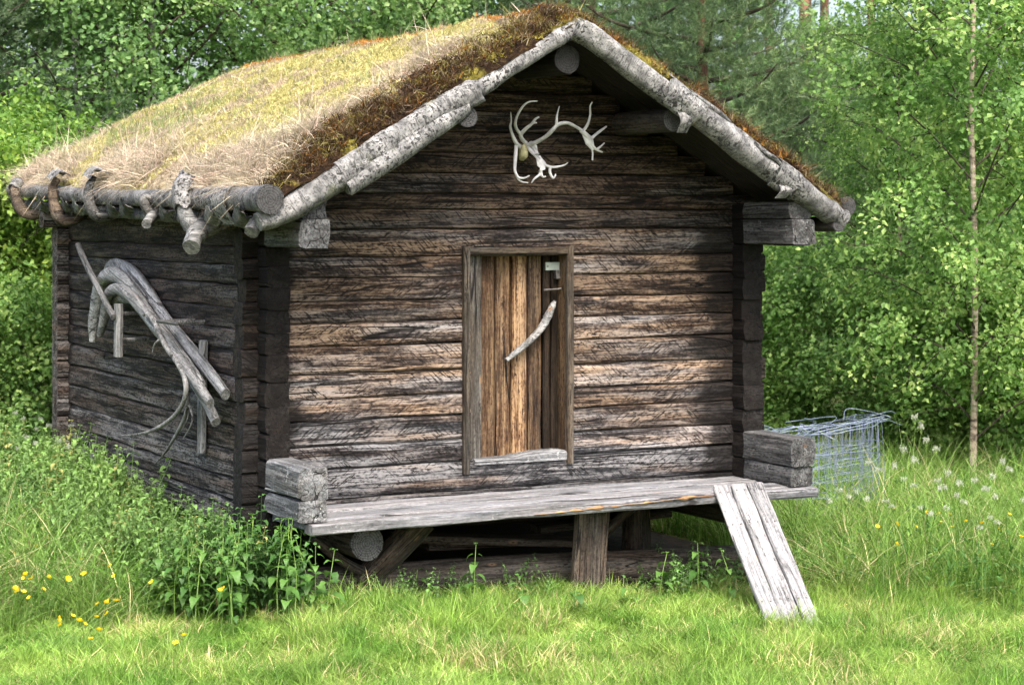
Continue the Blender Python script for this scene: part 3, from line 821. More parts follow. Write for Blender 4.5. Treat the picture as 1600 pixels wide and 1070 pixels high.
def build_sod():
    nx, ny = 180, 230
    xs = np.linspace(-0.44, 3.64, nx); ys = np.linspace(-0.74, 4.92, ny)
    X, Y = np.meshgrid(xs, ys, indexing='ij'); Z = sod_z(X, Y)
    fine = 0.012 * vs.fbm(X * 14, Y * 14, 3)
    Z = Z + fine
    Zb = APEX_Z - TAN * np.abs(X - APEX_X) + 0.035 + eave_dz(Y) * np.clip((APEX_X - 0.2 - X) / 1.8, 0, 1)
    Z = np.maximum(Z, Zb - 0.03)
    V = np.stack([X, Y, Z], -1).reshape(-1, 3)
    i, j = np.meshgrid(np.arange(nx - 1), np.arange(ny - 1), indexing='ij'); a = (i * ny + j).ravel()
    F = np.stack([a, a + ny, a + ny + 1, a + 1], 1)
    front = np.clip(1 - (Y + 0.74) / 0.60, 0, 1) + 0.25 * vs.fbm(X * 3, Y * 3, 3)
    front = np.where(X > 1.75, np.maximum(front, 0.55 + 0.3 * vs.fbm(X * 3, Y * 3, 3)), front)
    eave = np.clip(1 - (X + 0.44) / 0.75, 0, 1) + 0.3 * vs.fbm(X * 2.5 + 9, Y * 2.5, 3)
    ridge = np.clip(1 - np.abs(X - APEX_X + 0.05) / 0.30, 0, 1) + 0.3 * vs.fbm(X * 3 + 4, Y * 1.5, 3)
    N = NT('moss_and_sod'); co, rnd, raw = N.objcoord()
    fr = N.attr('front', 'GEOMETRY').outputs['Fac']; ev = N.attr('eave', 'GEOMETRY').outputs['Fac']; ri = N.attr('ridge', 'GEOMETRY').outputs['Fac']
    n1 = N.noise(co, 3.0, 4, 0.6); n2 = N.noise(co, 24, 5, 0.7); n3 = N.noise(co, 7, 4, 0.6)
    moss = N.ramp(n2, [(0.30, (0.13, 0.115, 0.035)), (0.5, (0.33, 0.30, 0.105)), (0.68, (0.50, 0.455, 0.21))])
    straw = N.ramp(n2, [(0.30, (0.10, 0.075, 0.045)), (0.5, (0.27, 0.215, 0.14)), (0.7, (0.43, 0.355, 0.25))])
    col = N.mix(N.smooth(n3, 0.54, 0.66), moss, straw)
    col = N.mix(N.smooth(ev, 0.35, 0.7), col, N.mix(N.smooth(n1, 0.55, 0.65), straw, moss))
    brown = N.ramp(n2, [(0.30, (0.006, 0.004, 0.003)), (0.52, (0.026, 0.015, 0.008)), (0.70, (0.075, 0.043, 0.02))])
    olive = N.ramp(n2, [(0.30, (0.05, 0.045, 0.01)), (0.52, (0.17, 0.15, 0.03)), (0.70, (0.34, 0.28, 0.06))])
    brown = N.mix(N.smooth(n1, 0.52, 0.64), brown, olive)
    orange = N.ramp(n2, [(0.30, (0.10, 0.04, 0.01)), (0.52, (0.28, 0.12, 0.02)), (0.70, (0.45, 0.22, 0.04))])
    col = N.mix(N.smooth(ri, 0.55, 0.85), col, orange)
    col = N.mix(N.smooth(fr, 0.38, 0.55), col, brown)
    b = N.math('ADD', N.noise(co, 60, 4, 0.7), N.math('MULTIPLY', n2, 1.2))
    N.bsdf(col, 0.95, b, 1.0, 0.03, 0.1)
    o = mobj('sod', fast_mesh('sod', V, F, N.m, True, {'front': front.ravel(), 'eave': eave.ravel(), 'ridge': ridge.ravel()}), roof)
    return X, Y, Z
build_sod()

def bark_tube(name, P, rad, parent, seed, tone=1.0, ns=16, flat=1.0, n=10, crease=0.0, lump=0.02, caps=True):
    r = np.random.default_rng(seed)
    Pc = catmull(P, n); m = len(Pc)
    rad = np.interp(np.linspace(0, 1, m), np.linspace(0, 1, len(np.atleast_1d(rad))), np.atleast_1d(rad)) if not np.isscalar(rad) else np.full(m, rad)
    rad = 0.94 * rad * (1 + 0.07 * noise1(r, m, m / 4))
    V, F = tube(Pc, rad, ns, r, 0.09, flat=flat, lump=lump, caps=caps)
    d = Vector(np.array(P[-1]) - np.array(P[0])); q = d.to_track_quat('X', 'Z').to_matrix()
    V = (V - Pc[0]) @ np.array(q)
    mb = MB(); mb.add(V, F)
    o = mobj(name, mb.mesh(name, M['bark'], True), parent, Pc[0], q.to_euler())
    o.data.polygons.foreach_set('use_smooth', [len(p.vertices) == 4 for p in o.data.polygons])
    o['tone'] = float(tone); o['grey'] = 0.5
    return o

def bark_sheet(name, P, rad, a0, a1, parent, seed, tone=1.0, n=8, ns=14, flare=0.25, thick=0.006, rag=0.03):
    """open curl of bark: arc from angle a0 to a1 (degrees, 90 = up) round the line P"""
    r = np.random.default_rng(seed)
    Pc = catmull(P, n); m = len(Pc)
    T = np.gradient(Pc, axis=0); T /= np.linalg.norm(T, axis=1)[:, None]
    up = np.array([0, 0, 1.0]); V = []; k2 = ns
    ang = np.radians(np.linspace(a0, a1, ns))
    rag0 = noise1(r, ns, 6) * rag; rag1 = noise1(r, ns, 6) * rag
    for s in (0, 1):
        for i in range(m):
            u = up - T[i] * np.dot(up, T[i]); u /= np.linalg.norm(u); b = np.cross(T[i], u)
            rr = (np.interp(i / (m - 1), np.linspace(0, 1, len(rad)), rad) if not np.isscalar(rad) else rad) * (1 + 0.02 * r.uniform(-1, 1, ns))
            rr = rr + flare * rr * (np.abs(np.linspace(-1, 1, ns)) ** 6)
            rr = rr - s * thick
            off = (rag0 if i == 0 else rag1 if i == m - 1 else np.zeros(ns))
            V.append(Pc[i] + (np.cos(ang) * rr)[:, None] * b + (np.sin(ang) * rr)[:, None] * u + off[:, None] * T[i])
    V = np.concatenate(V); F = []; h = m * ns
    for i in range(m - 1):
        for k in range(ns - 1):
            a = i * ns + k
            F.append((a, a + 1, a + ns + 1, a + ns)); F.append((h + a, h + a + ns, h + a + ns + 1, h + a + 1))
        for k in (0, ns - 1):
            a = i * ns + k; F.append((a, a + ns, h + a + ns, h + a))
    for i in (0, m - 1):
        for k in range(ns - 1):
            a = i * ns + k; F.append((a, a + 1, h + a + 1, h + a))
    d = Vector(np.array(P[-1]) - np.array(P[0])); q = d.to_track_quat('X', 'Z').to_matrix()
    V = (V - Pc[0]) @ np.array(q)
    mb = MB(); mb.add(V, F)
    o = mobj(name, mb.mesh(name, M['bark'], True), parent, Pc[0], q.to_euler())
    o['tone'] = float(tone); o['grey'] = 0.5
    return o

YB = -0.70
def bl(x, dz=0.0, dy=0.0):
    return (x, YB + dy, roof_z(x) - 0.035 + dz)
def build_barge():
    # left slope: lower end, wide double wrap, upper length; right slope: three overlapping lengths
    bark_tube('bark_log', [bl(-0.46, 0.03), bl(-0.30, .0), bl(-0.1, .0), bl(0.18, 0.01)], [0.055, 0.075, 0.085, 0.085], roof, 1, 0.85)
    bark_tube('bark_log', [bl(0.02, 0.03), bl(0.35, 0.035), bl(0.65, 0.035), bl(0.86, 0.02)], [0.084, 0.084, 0.078, 0.070], roof, 2, 1.0, lump=0.03)
    bark_tube('bark_log', [bl(0.06, -0.075, -0.035), bl(0.35, -0.065, -0.04), bl(0.65, -0.05, -0.03), bl(0.83, -0.04, -0.01)], [0.062, 0.066, 0.066, 0.060], roof, 3, 1.0, lump=0.025)
    bark_tube('bark_log', [bl(0.74, 0.0, 0.01), bl(1.05, 0.01, 0.01), bl(1.38, 0.012, 0.01), bl(1.56, -0.002, 0.01), bl(1.64, -0.02, 0.01)], [0.066, 0.062, 0.060, 0.062, 0.060], roof, 4, 1.0)
    bark_sheet('bark_sheet', [bl(0.70, 0.025), bl(0.80, 0.02), bl(0.90, 0.015)], 0.078, -60, 130, roof, 14, 0.95)
    bark_tube('bark_log', [bl(1.56, 0.02, -0.01), bl(1.68, 0.0, -0.01), bl(1.95, -0.005), bl(2.34, -0.01)], [0.065, 0.085, 0.085, 0.083], roof, 5, 1.05)
    bark_tube('bark_log', [bl(2.26, 0.01, -0.015), bl(2.55, 0.005, -0.01), bl(2.9, -0.01), bl(3.18, -0.01)], [0.088, 0.09, 0.085, 0.08], roof, 6, 0.95)
    bark_tube('bark_log', [bl(3.08, 0.0, -0.01), bl(3.3, 0.0), bl(3.48, 0.0), bl(3.60, 0.01)], [0.085, 0.082, 0.08, 0.07], roof, 7, 0.8)
    bark_sheet('bark_sheet', [bl(2.22, 0.02), bl(2.34, 0.01), bl(2.46, 0.01)], 0.092, -70, 110, roof, 15, 1.15)
    bark_sheet('bark_sheet', [bl(3.04, 0.0), bl(3.12, 0.0), bl(3.20, 0.0)], 0.090, -80, 110, roof, 16, 1.05)
    # hanging flaps
    for (p, q_, w_) in ((bl(2.33, -0.06, -0.05), bl(2.34, -0.19, -0.02), 0.045), (bl(3.10, -0.05, -0.05), bl(3.08, -0.16, -0.03), 0.05)):
        P = np.array([p, (np.array(p) + q_) / 2 + (0.01, -0.03, 0), q_])
        Pc = catmull(P, 5); V = []; F = []
        for i, c in enumerate(Pc):
            ww = w_ * (1 - 0.2 * i / len(Pc))
            V += [c + (-ww, 0, 0), c + (0, -0.012, 0), c + (ww, 0, 0), c + (ww, 0.006, 0), c + (0, -0.006, 0), c + (-ww, 0.006, 0)]
            if i:
                a = 6 * (i - 1); F += [(a + k, a + (k + 1) % 6, a + 6 + (k + 1) % 6, a + 6 + k) for k in range(6)]
        F += [(0, 1, 2, 3, 4, 5), tuple(6 * (len(Pc) - 1) + k for k in range(6))[::-1]]
        mb = MB(); mb.add(V, F); log_obj(mb, 'bark_flap', M['bark'], roof, (0, 0, 0), tone=1.0)
    # thin binding branch on the right slope
    V, F = tube(catmull([bl(2.28, 0.09, -0.02), bl(2.45, 0.085, -0.06), bl(2.62, 0.09, -0.05), bl(2.72, 0.08, -0.02)], 6), 0.017, 8)
    mb = MB(); mb.add(V, F); log_obj(mb, 'binding_branch', M['bark'], roof, (0, 0, 0), tone=0.9)
    V, F = tube(catmull([bl(2.86, 0.06, -0.05), bl(2.95, 0.045, -0.075), bl(3.02, 0.05, -0.07), bl(3.10, 0.03, -0.05)], 6), 0.015, 8)
    mb = MB(); mb.add(V, F); log_obj(mb, 'binding_branch', M['bark'], roof, (0, 0, 0), tone=0.8)
build_barge()

def build_purlins():
    round_log('ridge_pole', roof, [(1.575, -0.62, 3.235), (1.58, 1.5, 3.24), (1.59, 4.7, 3.25)], 0.088, 0.09, M['under'], 21, tone=0.30, grey=0.6)
    round_log('purlin', roof, [(0.845, -0.72, 2.865), (0.85, 1.5, 2.86), (0.85, 4.7, 2.86)], 0.066, 0.075, M['under'], 22, tone=0.55, grey=0.6)
    round_log('purlin', roof, [(2.33, -0.64, 2.885), (2.34, 1.5, 2.88), (2.34, 4.7, 2.88)], 0.075, 0.08, M['under'], 23, tone=0.8, grey=0.7)
build_purlins()

# --- eave pole with crooked hooks (left side), and on the far side only its end shows
def build_eave(side):
    xo = -0.42 if side == 0 else 3.625
    z0_ = roof_z(-0.42) + 0.055
    Z = lambda y: z0_ + float(eave_dz(y)) + (-0.02 if side else 0.0)
    zc = Z(-0.7)
    if side == 0:
        bark_tube('eave_pole', [(xo, -0.78, zc + .01), (xo - .01, 0.6, Z(.6) - .005), (xo, 2.0, Z(2) - .02), (xo - .01, 3.4, Z(3.4) - 0.01), (xo, 4.86, Z(4.86))], [0.080, 0.066, 0.060, 0.056, 0.055], roof, 31, 0.7, n=14)
        bark_tube('eave_pole', [(xo + .05, -0.50, zc - .12), (xo + .04, 0.6, Z(.6) - .12), (xo + .05, 2.0, Z(2) - .125), (xo + .04, 3.4, Z(3.4) - 0.12), (xo + .05, 4.8, Z(4.8) - 0.11)], [0.04, 0.045, 0.042, 0.042, 0.04], roof, 32, 0.55, n=14)
    else:
        round_log('eave_pole', roof, [(xo, -0.72, zc + .005), (xo, 1.5, zc), (xo, 4.8, zc)], 0.062, 0.06, M['under'], 33, tone=0.5, grey=0.7)
        round_log('eave_pole', roof, [(xo - .09, -0.74, zc - .115), (xo - .09, 1.5, zc - .12), (xo - .09, 4.8, zc - .12)], 0.05, 0.05, M['under'], 34, tone=0.6, grey=0.7)
    if side: return
    zc0 = zc
    # end grain of the pole
    ang = np.linspace(0, 2 * math.pi, 20, endpoint=False)
    E = np.stack([np.full(20, -0.006), 0.083 * np.cos(ang), 0.083 * np.sin(ang)], 1); E2 = E.copy(); E2[:, 0] = 0.02
    m2 = MB(); m2.add(np.vstack([E, E2]), [tuple(range(20))[::-1]] + [(k, (k + 1) % 20, 20 + (k + 1) % 20, 20 + k) for k in range(20)])
    c = mobj('sawn_end', m2.mesh('sawn_end', M['cut']), roof, (xo, -0.785, zc + .01), (0, 0, R(90))); c['tone'] = 0.55
    # crooked root hooks that hold the pole, each cut from a different tree: pixel column in the photograph, size, wood, stub, cap
    hooks = [(42, 1.25, 2, False, 'tip'), (98, 1.35, 2, False, 'flat'), (152, 1.0, 0, False, 'flat'), (236, 0.75, 0, True, None), (306, 1.25, 1, True, 'curl')]
    for i, (px, s, kd, stub, cap) in enumerate(hooks):
        r = np.random.default_rng(500 + i)
        y = on_side(px, 320, xo - 0.05)[1]; zc = Z(y)
        jy = [0.22, 0.10, 0.03, -0.02, 0.12, 0.02][i]
        top = [0.05, 0.10, 0.12, -0.02, 0.10, -0.06][i]
        P = [(xo + 0.26, y + .03, zc + 0.06), (xo + 0.12, y, zc - 0.10 * s), (xo - 0.03, y, zc - 0.150 * s), (xo - 0.090, y + jy * .5, zc - 0.08 * s), (xo - 0.100, y + jy * .85, zc + 0.3 * top), (xo - 0.06, y + jy, zc + top)]
        Pc = catmull(P, 6); n = len(Pc)
        rad = np.interp(np.linspace(0, 1, n), [0, .35, .55, .8, 1], [.030, .040, .040, .028, .020]) * (0.70 + 0.30 * s) * (1 + .10 * noise1(r, n, 9))
        V, F = tube(Pc, rad, 12, r, 0.22, lump=0.07); mb = MB(); mb.add(V - Pc[0], F)
        hk = log_obj(mb, 'hook', M['drift'] if kd != 2 else M['frame'], roof, Pc[0], tone=[0.55, 0.75, 0.95][kd], grey=[0.3, 0.8, -0.1][kd], smooth=True)
        if stub:
            a = Pc[int(n * 0.40)]
            P2 = [a + np.array((.03, .03, .02)), a + np.array((-0.05, -0.06, -0.045 * s)), a + np.array((-0.09, -0.12, -0.085 * s))]
            V, F = tube(catmull(P2, 4), [0.05 * s] * 4 + [0.043 * s] * 5, 12, r, 0.10); mb = MB(); mb.add(V - a, F)
            log_obj(mb, 'stub', M['drift'], hk, np.array(a) - Pc[0], tone=0.75, grey=0.8, smooth=True)
        if cap == 'curl':
            bark_sheet('bark_cap', [tuple(Pc[int(n * 0.66)]), tuple(Pc[int(n * 0.82)]), tuple(Pc[-1] + (0.02, 0, 0.03))], [0.062, 0.068, 0.074], 10, 290, roof, 530 + i, 0.95, flare=0.3, rag=0.03)
        elif cap == 'flat':
            e = Pc[-1]
            bark_sheet('bark_cap', [tuple(e + (0, -.10, 0.0)), tuple(e + (0, 0, .022)), tuple(e + (0, .09, .01))], 0.052, 15, 190, roof, 530 + i, 0.9, flare=0.5, rag=0.03)
        elif cap == 'tip':
            e = Pc[-1]
            bark_sheet('bark_cap', [tuple(Pc[int(n * .80)]), tuple(Pc[int(n * .9)]), tuple(e + (0, .03, .01))], 0.050, 0, 330, roof, 530 + i, 0.9, flare=0.1, rag=0.02)
    zc = zc0
    # cut stub of the foremost root
    V, F = tube(catmull([(xo + .16, -0.50, zc - .04), (xo + .03, -0.56, zc - .10), (xo - .05, -0.62, zc - .175)], 5), 0.040, 12, np.random.default_rng(4), .12, lump=.05)
    mb = MB(); mb.add(V, F); log_obj(mb, 'stub', M['drift'], roof, (0, 0, 0), tone=0.6, grey=0.6, smooth=True)
    # bark wrapped round the pole near its front end
    ya = on_side(362, 310, xo)[1]
    bark_sheet('bark_wrap', [(xo, ya - .13, zc + .005), (xo, ya, zc + .005), (xo, ya + .13, zc + .005)], [0.090, 0.092, 0.088], -20, 265, roof, 550, 1.0, flare=0.5, rag=0.05, ns=20)
    # loose ribbons of bark hanging below the eave
    for i, px in enumerate((385, 340, 268, 205, 185, 130, 112, 75)):
        y = on_side(px, 320, xo)[1]; zc = Z(y)
        bark_sheet('bark_strip', [(xo - 0.045, y - .12, zc - 0.05), (xo - 0.02, y, zc - 0.10), (xo + 0.01, y + 0.16, zc - 0.12)], [0.05, 0.045, 0.03], 160, 290, roof, 570 + i, [0.5, 0.8, 0.6, 0.45][i % 4], flare=0.4, rag=0.05)
build_eave(0); build_eave(1)

# ------------------------------------------------------------------ scatter by geometry nodes (only for stuff)
def scatter(name, pts, rot, scl, idx, tint, variants, parent=None, loc=None):
    """one object of instanced small plants; variants: meshes"""
    coll = bpy.data.collections.new(name + '_pieces')
    for k, me in enumerate(variants):
        o = bpy.data.objects.new('%s_piece_%02d' % (name, k), me); coll.objects.link(o)
    me = bpy.data.meshes.new(name)
    n = len(pts)
    me.vertices.add(n); me.vertices.foreach_set('co', np.asarray(pts, np.float32).ravel())
    a = me.attributes.new('rot', 'FLOAT_VECTOR', 'POINT'); a.data.foreach_set('vector', np.asarray(rot, np.float32).ravel())
    a = me.attributes.new('tint', 'FLOAT_VECTOR', 'POINT'); a.data.foreach_set('vector', np.asarray(tint, np.float32).ravel())
    a = me.attributes.new('scl', 'FLOAT_VECTOR', 'POINT')
    s = np.asarray(scl, np.float32); s = np.repeat(s[:, None], 3, 1) if s.ndim == 1 else s
    a.data.foreach_set('vector', s.ravel())
    a = me.attributes.new('pick', 'INT', 'POINT'); a.data.foreach_set('value', np.asarray(idx, np.int32))
    o = mobj(name, me, parent, loc)
    g = bpy.data.node_groups.new(name, 'GeometryNodeTree')
    g.interface.new_socket('Geometry', in_out='INPUT', socket_type='NodeSocketGeometry')
    g.interface.new_socket('Geometry', in_out='OUTPUT', socket_type='NodeSocketGeometry')
    gi = g.nodes.new('NodeGroupInput'); go = g.nodes.new('NodeGroupOutput')
    ip = g.nodes.new('GeometryNodeInstanceOnPoints'); ci = g.nodes.new('GeometryNodeCollectionInfo')
    ci.inputs['Collection'].default_value = coll; ci.inputs['Separate Children'].default_value = True; ci.inputs['Reset Children'].default_value = True
    def named(nm, t):
        q = g.nodes.new('GeometryNodeInputNamedAttribute'); q.data_type = t; q.inputs['Name'].default_value = nm; return q.outputs['Attribute']
    g.links.new(gi.outputs[0], ip.inputs['Points']); g.links.new(ci.outputs[0], ip.inputs['Instance'])
    ip.inputs['Pick Instance'].default_value = True
    g.links.new(named('pick', 'INT'), ip.inputs['Instance Index'])
    e2r = g.nodes.new('FunctionNodeEulerToRotation'); g.links.new(named('rot', 'FLOAT_VECTOR'), e2r.inputs[0])
    g.links.new(e2r.outputs[0], ip.inputs['Rotation']); g.links.new(named('scl', 'FLOAT_VECTOR'), ip.inputs['Scale'])
    g.links.new(ip.outputs[0], go.inputs[0])
    md = o.modifiers.new('scatter', 'NODES'); md.node_group = g
    return o

def bake(name, pts, rot, scl, idx, tint, variants, parent=None):
    """the same as scatter, but joined into one real mesh"""
    pts = np.asarray(pts, float); rot = np.asarray(rot, float); tint = np.asarray(tint, float); idx = np.asarray(idx)
    scl = np.asarray(scl, float); scl = np.repeat(scl[:, None], 3, 1) if scl.ndim == 1 else scl
    cx_, sx_ = np.cos(rot[:, 0]), np.sin(rot[:, 0]); cy_, sy_ = np.cos(rot[:, 1]), np.sin(rot[:, 1]); cz_, sz_ = np.cos(rot[:, 2]), np.sin(rot[:, 2])
    Rm = np.stack([np.stack([cy_ * cz_, sx_ * sy_ * cz_ - cx_ * sz_, cx_ * sy_ * cz_ + sx_ * sz_], -1),
                   np.stack([cy_ * sz_, sx_ * sy_ * sz_ + cx_ * cz_, cx_ * sy_ * sz_ - sx_ * cz_], -1),
                   np.stack([-sy_, sx_ * cy_, cx_ * cy_], -1)], 1)
    Vs = []; Rs = []; Ts = []; F3 = []; F4 = []; off = 0
    for k, me in enumerate(variants):
        m = idx == k; c = int(m.sum())
        if not c: continue
        nv = len(me.vertices); co = np.zeros(nv * 3, np.float32); me.vertices.foreach_get('co', co); co = co.reshape(-1, 3)
        rn = np.zeros(nv, np.float32); me.attributes['rnd'].data.foreach_get('value', rn)
        W_ = np.einsum('cij,cvj->cvi', Rm[m], co[None] * scl[m][:, None]) + pts[m][:, None]
        Vs.append(W_.reshape(-1, 3)); Rs.append(np.tile(rn, c)); Ts.append(np.repeat(tint[m], nv, 0))
        base = off + np.arange(c)[:, None, None] * nv
        f3 = np.array([p.vertices[:] for p in me.polygons if len(p.vertices) == 3]); f4 = np.array([p.vertices[:] for p in me.polygons if len(p.vertices) == 4])
        if len(f3): F3.append((f3[None] + base).reshape(-1, 3))
        if len(f4): F4.append((f4[None] + base).reshape(-1, 4))
        off += c * nv
    Fs = ([np.concatenate(F3)] if F3 else []) + ([np.concatenate(F4)] if F4 else [])
    mt = variants[0].materials[0]
    return mobj(name, fast_mesh(name, np.concatenate(Vs), Fs, mt, False, {'rnd': np.concatenate(Rs), 'tint': np.concatenate(Ts)}), parent)

def blades_mesh(name, n, h, hvar, wd, spread, lean, mat, seed, seg=3, curl=1.0, tile=0.0):
    """a tuft of n bent blades"""
    r = np.random.default_rng(seed); V = []; F4 = []; F3 = []; rn = []
    tuft = r.uniform(.40, 1.65, (8, 8))
    for b in range(n):
        az = r.uniform(0, 2 * math.pi); hh = h * (1 + r.uniform(-hvar, hvar)); w_ = wd * r.uniform(.7, 1.3)
        base = np.array([r.normal(0, spread), r.normal(0, spread), -0.01]) if not tile else np.array([r.uniform(-tile, tile), r.uniform(-tile, tile), -0.01])
        if tile: hh *= tuft[int((base[0] + tile) / tile * 3.99), int((base[1] + tile) / tile * 3.99)]
        d = np.array([math.cos(az), math.sin(az), 0]); sd_az = r.uniform(0, 2 * math.pi); s = np.array([math.cos(sd_az), math.sin(sd_az), 0])
        L = lean * r.uniform(.3, 1.5); o = len(V); q = r.random()
        for k in range(seg):
            t = k / seg
            c = base + d * (L * hh * t ** (1.4 + curl * 0.5)) + np.array([0, 0, hh * (t - 0.25 * L * t * t * curl)])
            ww = w_ * (1 - 0.55 * t)
            V += [c - s * ww, c + s * ww]; rn += [q, q]
            if k: F4.append((o + 2 * k - 2, o + 2 * k - 1, o + 2 * k + 1, o + 2 * k))
        t = 1.0
        V.append(base + d * (L * hh) + np.array([0, 0, hh * (1 - 0.25 * L * curl)])); rn.append(q)
        F3.append((o + 2 * seg - 2, o + 2 * seg - 1, o + 2 * seg))
    Fs = ([np.array(F4)] if F4 else []) + [np.array(F3)]
    return fast_mesh(name, np.array(V), Fs, mat, False, {'rnd': np.array(rn)})

def build_roof_plants():
    r = np.random.default_rng(3)
    # --- short moss and dry blades everywhere
    moss = [blades_mesh('moss_tuft', 16, 0.022, .4, 0.0030, 0.014, 0.6, M['straw'], 40 + k, 1) for k in range(4)]
    n = 26000
    x = r.uniform(-0.42, 3.3, n); y = r.uniform(-0.72, 4.88, n)
    keep = (x < 1.9) | (y < 1.0); x, y = x[keep], y[keep]; n = len(x)
    z = sod_z(x, y)
    fr = np.clip(1 - (y + 0.74) / 0.60, 0, 1) + 0.25 * vs.fbm(x * 3, y * 3, 3)
    fr = np.where(x > 1.75, np.maximum(fr, 0.6), fr)
    ev = np.clip(1 - (x + 0.44) / 0.6, 0, 1) + 0.3 * vs.fbm(x * 2.5 + 9, y * 2.5, 3)
    ri = np.clip(1 - np.abs(x - APEX_X + .05) / 0.30, 0, 1) + 0.3 * vs.fbm(x * 3 + 4, y * 1.5, 3)
    base = np.array([(0.42, 0.385, 0.155)]) * r.uniform(.5, 1.25, (n, 1))
    straw = np.array([(0.38, 0.31, 0.22)]) * r.uniform(.5, 1.25, (n, 1))
    brn = np.array([(0.050, 0.028, 0.014)]) * r.uniform(.4, 1.8, (n, 1)); olive = np.array([(0.22, 0.19, 0.04)]) * r.uniform(.5, 1.4, (n, 1))
    orng = np.array([(0.38, 0.18, 0.035)]) * r.uniform(.6, 1.2, (n, 1))
    pick = r.random(n)
    t = np.where((vs.fbm(x * 3.3 + 2, y * 3.3, 3) > -0.12)[:, None], base, straw)
    t = np.where((ev > .55)[:, None], np.where((vs(x * 2 + 3, y * 2) > .35)[:, None], base, straw), t)
    t = np.where((ri > .75)[:, None], orng, t)
    t = np.where((fr > .46)[:, None], np.where((vs.fbm(x * 2.4 + 8, y * 2.4 + 2, 3) > .12)[:, None], olive, brn), t)
    t = np.where(((fr > .46) & (x > 1.75) & (vs.fbm(x * 3, y * 3 + 5, 2) > 0.0))[:, None], orng * .8, t)
    rot = np.stack([r.normal(0, .35, n), r.normal(0, .35, n) - 0.25 * np.sign(APEX_X - x), r.uniform(0, 6.28, n)], 1)
    o = bake('moss', np.stack([x, y, z], 1), rot, r.uniform(.7, 1.5, n), r.integers(0, 4, n), t, moss, roof)
    tag(o, kind='stuff')
    # --- long dry straw: hanging at the eave and combed along the front edge
    st = [blades_mesh('straw_tuft', 14, 0.12, .5, 0.0022, 0.028, 1.6, M['straw'], 60 + k, 3, 1.8) for k in range(5)]
    n = 2600
    ye = r.uniform(-0.55, 4.85, n); xe = -0.39 + np.abs(r.normal(0, 0.24, n)) ** 1.2
    m2 = 620
    xf = -0.35 + 1.5 * r.random(m2) ** 1.4; yf = -0.20 + r.normal(0, .10, m2)
    m3 = 160
    x3 = r.uniform(0.0, 1.7, m3); y3 = r.uniform(-.6, 4.8, m3)
    x = np.concatenate([xe, xf, x3]); y = np.concatenate([ye, yf, y3])
    k = (vs.fbm(x * 2 + 5, y * 2, 3) > -0.28) | (x < -0.2)
    k &= ~((vs(x * 1.6, y * 1.6 + 3) > .35) & (x < 0.2) & (y > .5))
    x, y = x[k], y[k]; n = len(x); z = sod_z(x, y) - 0.005
    tint = np.array([(0.44, 0.37, 0.28)]) * r.uniform(.45, 1.3, (n, 1)) * (1 + r.normal(0, .05, (n, 3)))
    rot = np.stack([r.normal(0, .3, n), np.full(n, -0.75) + r.normal(0, .35, n), r.uniform(0, 6.28, n)], 1)
    # tilt towards the eave: rotate about y first, the tuft itself is radial
    o = bake('dry_grass', np.stack([x, y, z], 1), rot * np.array([1, 1, 0]) + np.array([0, 0, 1]) * r.normal(0, .5, n)[:, None], r.uniform(.5, 1.15, n), r.integers(0, 5, n), tint, st, roof)
    tag(o, kind='stuff')
    # --- shaggy dead turf along the front edge
    sh = [blades_mesh('turf_tuft', 14, 0.055, .5, 0.0026, 0.020, 1.3, M['straw'], 90 + k, 2, 1.5) for k in range(4)]
    n = 3600; x = r.uniform(-0.42, 3.62, n); y = -0.70 + np.abs(r.normal(0, .20, n)); k = (y < -.05) & (vs.fbm(x * 4, y * 4 + 7, 2) > -.25); x, y = x[k], y[k]; n = len(x)
    c = r.random(n)[:, None]
    tint = np.where(c < .62, np.array([(0.050, 0.028, 0.013)]), np.where(c < .80, np.array([(0.15, 0.13, 0.035)]), np.where(c < .93, np.array([(0.19, 0.085, 0.022)]), np.array([(0.30, 0.24, 0.16)])))) * r.uniform(.45, 1.4, (n, 1))
    o = bake('turf_fringe', np.stack([x, y, sod_z(x, y) - .006], 1), np.stack([r.normal(.35, .4, n), r.normal(0, .4, n), r.uniform(0, 6.28, n)], 1), r.uniform(.5, 1.3, n), r.integers(0, 4, n), tint, sh, roof)
    tag(o, kind='stuff')
    # --- thin green blades and seed heads
    gr = [blades_mesh('sprout', 5, 0.10, .5, 0.0016, 0.018, 0.35, M['straw'], 80 + k, 3) for k in range(4)]
    n = 900
    x = np.concatenate([r.normal(0.35, 0.25, 330), r.uniform(-.2, 1.75, 150), r.normal(1.6, .08, 60)]); y = np.concatenate([r.normal(3.3, 0.55, 330), r.uniform(-.3, 4.7, 150), r.uniform(1.2, 4.7, 60)])
    k = (x > -.4) & (x < 1.85) & (y > -.6) & (y < 4.85); x, y = x[k], y[k]; n = len(x)
    tint = np.array([(0.17, 0.23, 0.08)]) * r.uniform(.6, 1.3, (n, 1))
    rot = np.stack([r.normal(0, .2, n), r.normal(0, .2, n), r.uniform(0, 6.28, n)], 1)
    o = bake('green_sprouts', np.stack([x, y, sod_z(x, y)], 1), rot, r.uniform(.5, 1.3, n), r.integers(0, 4, n), tint, gr, roof)
    tag(o, kind='stuff')
build_roof_plants()

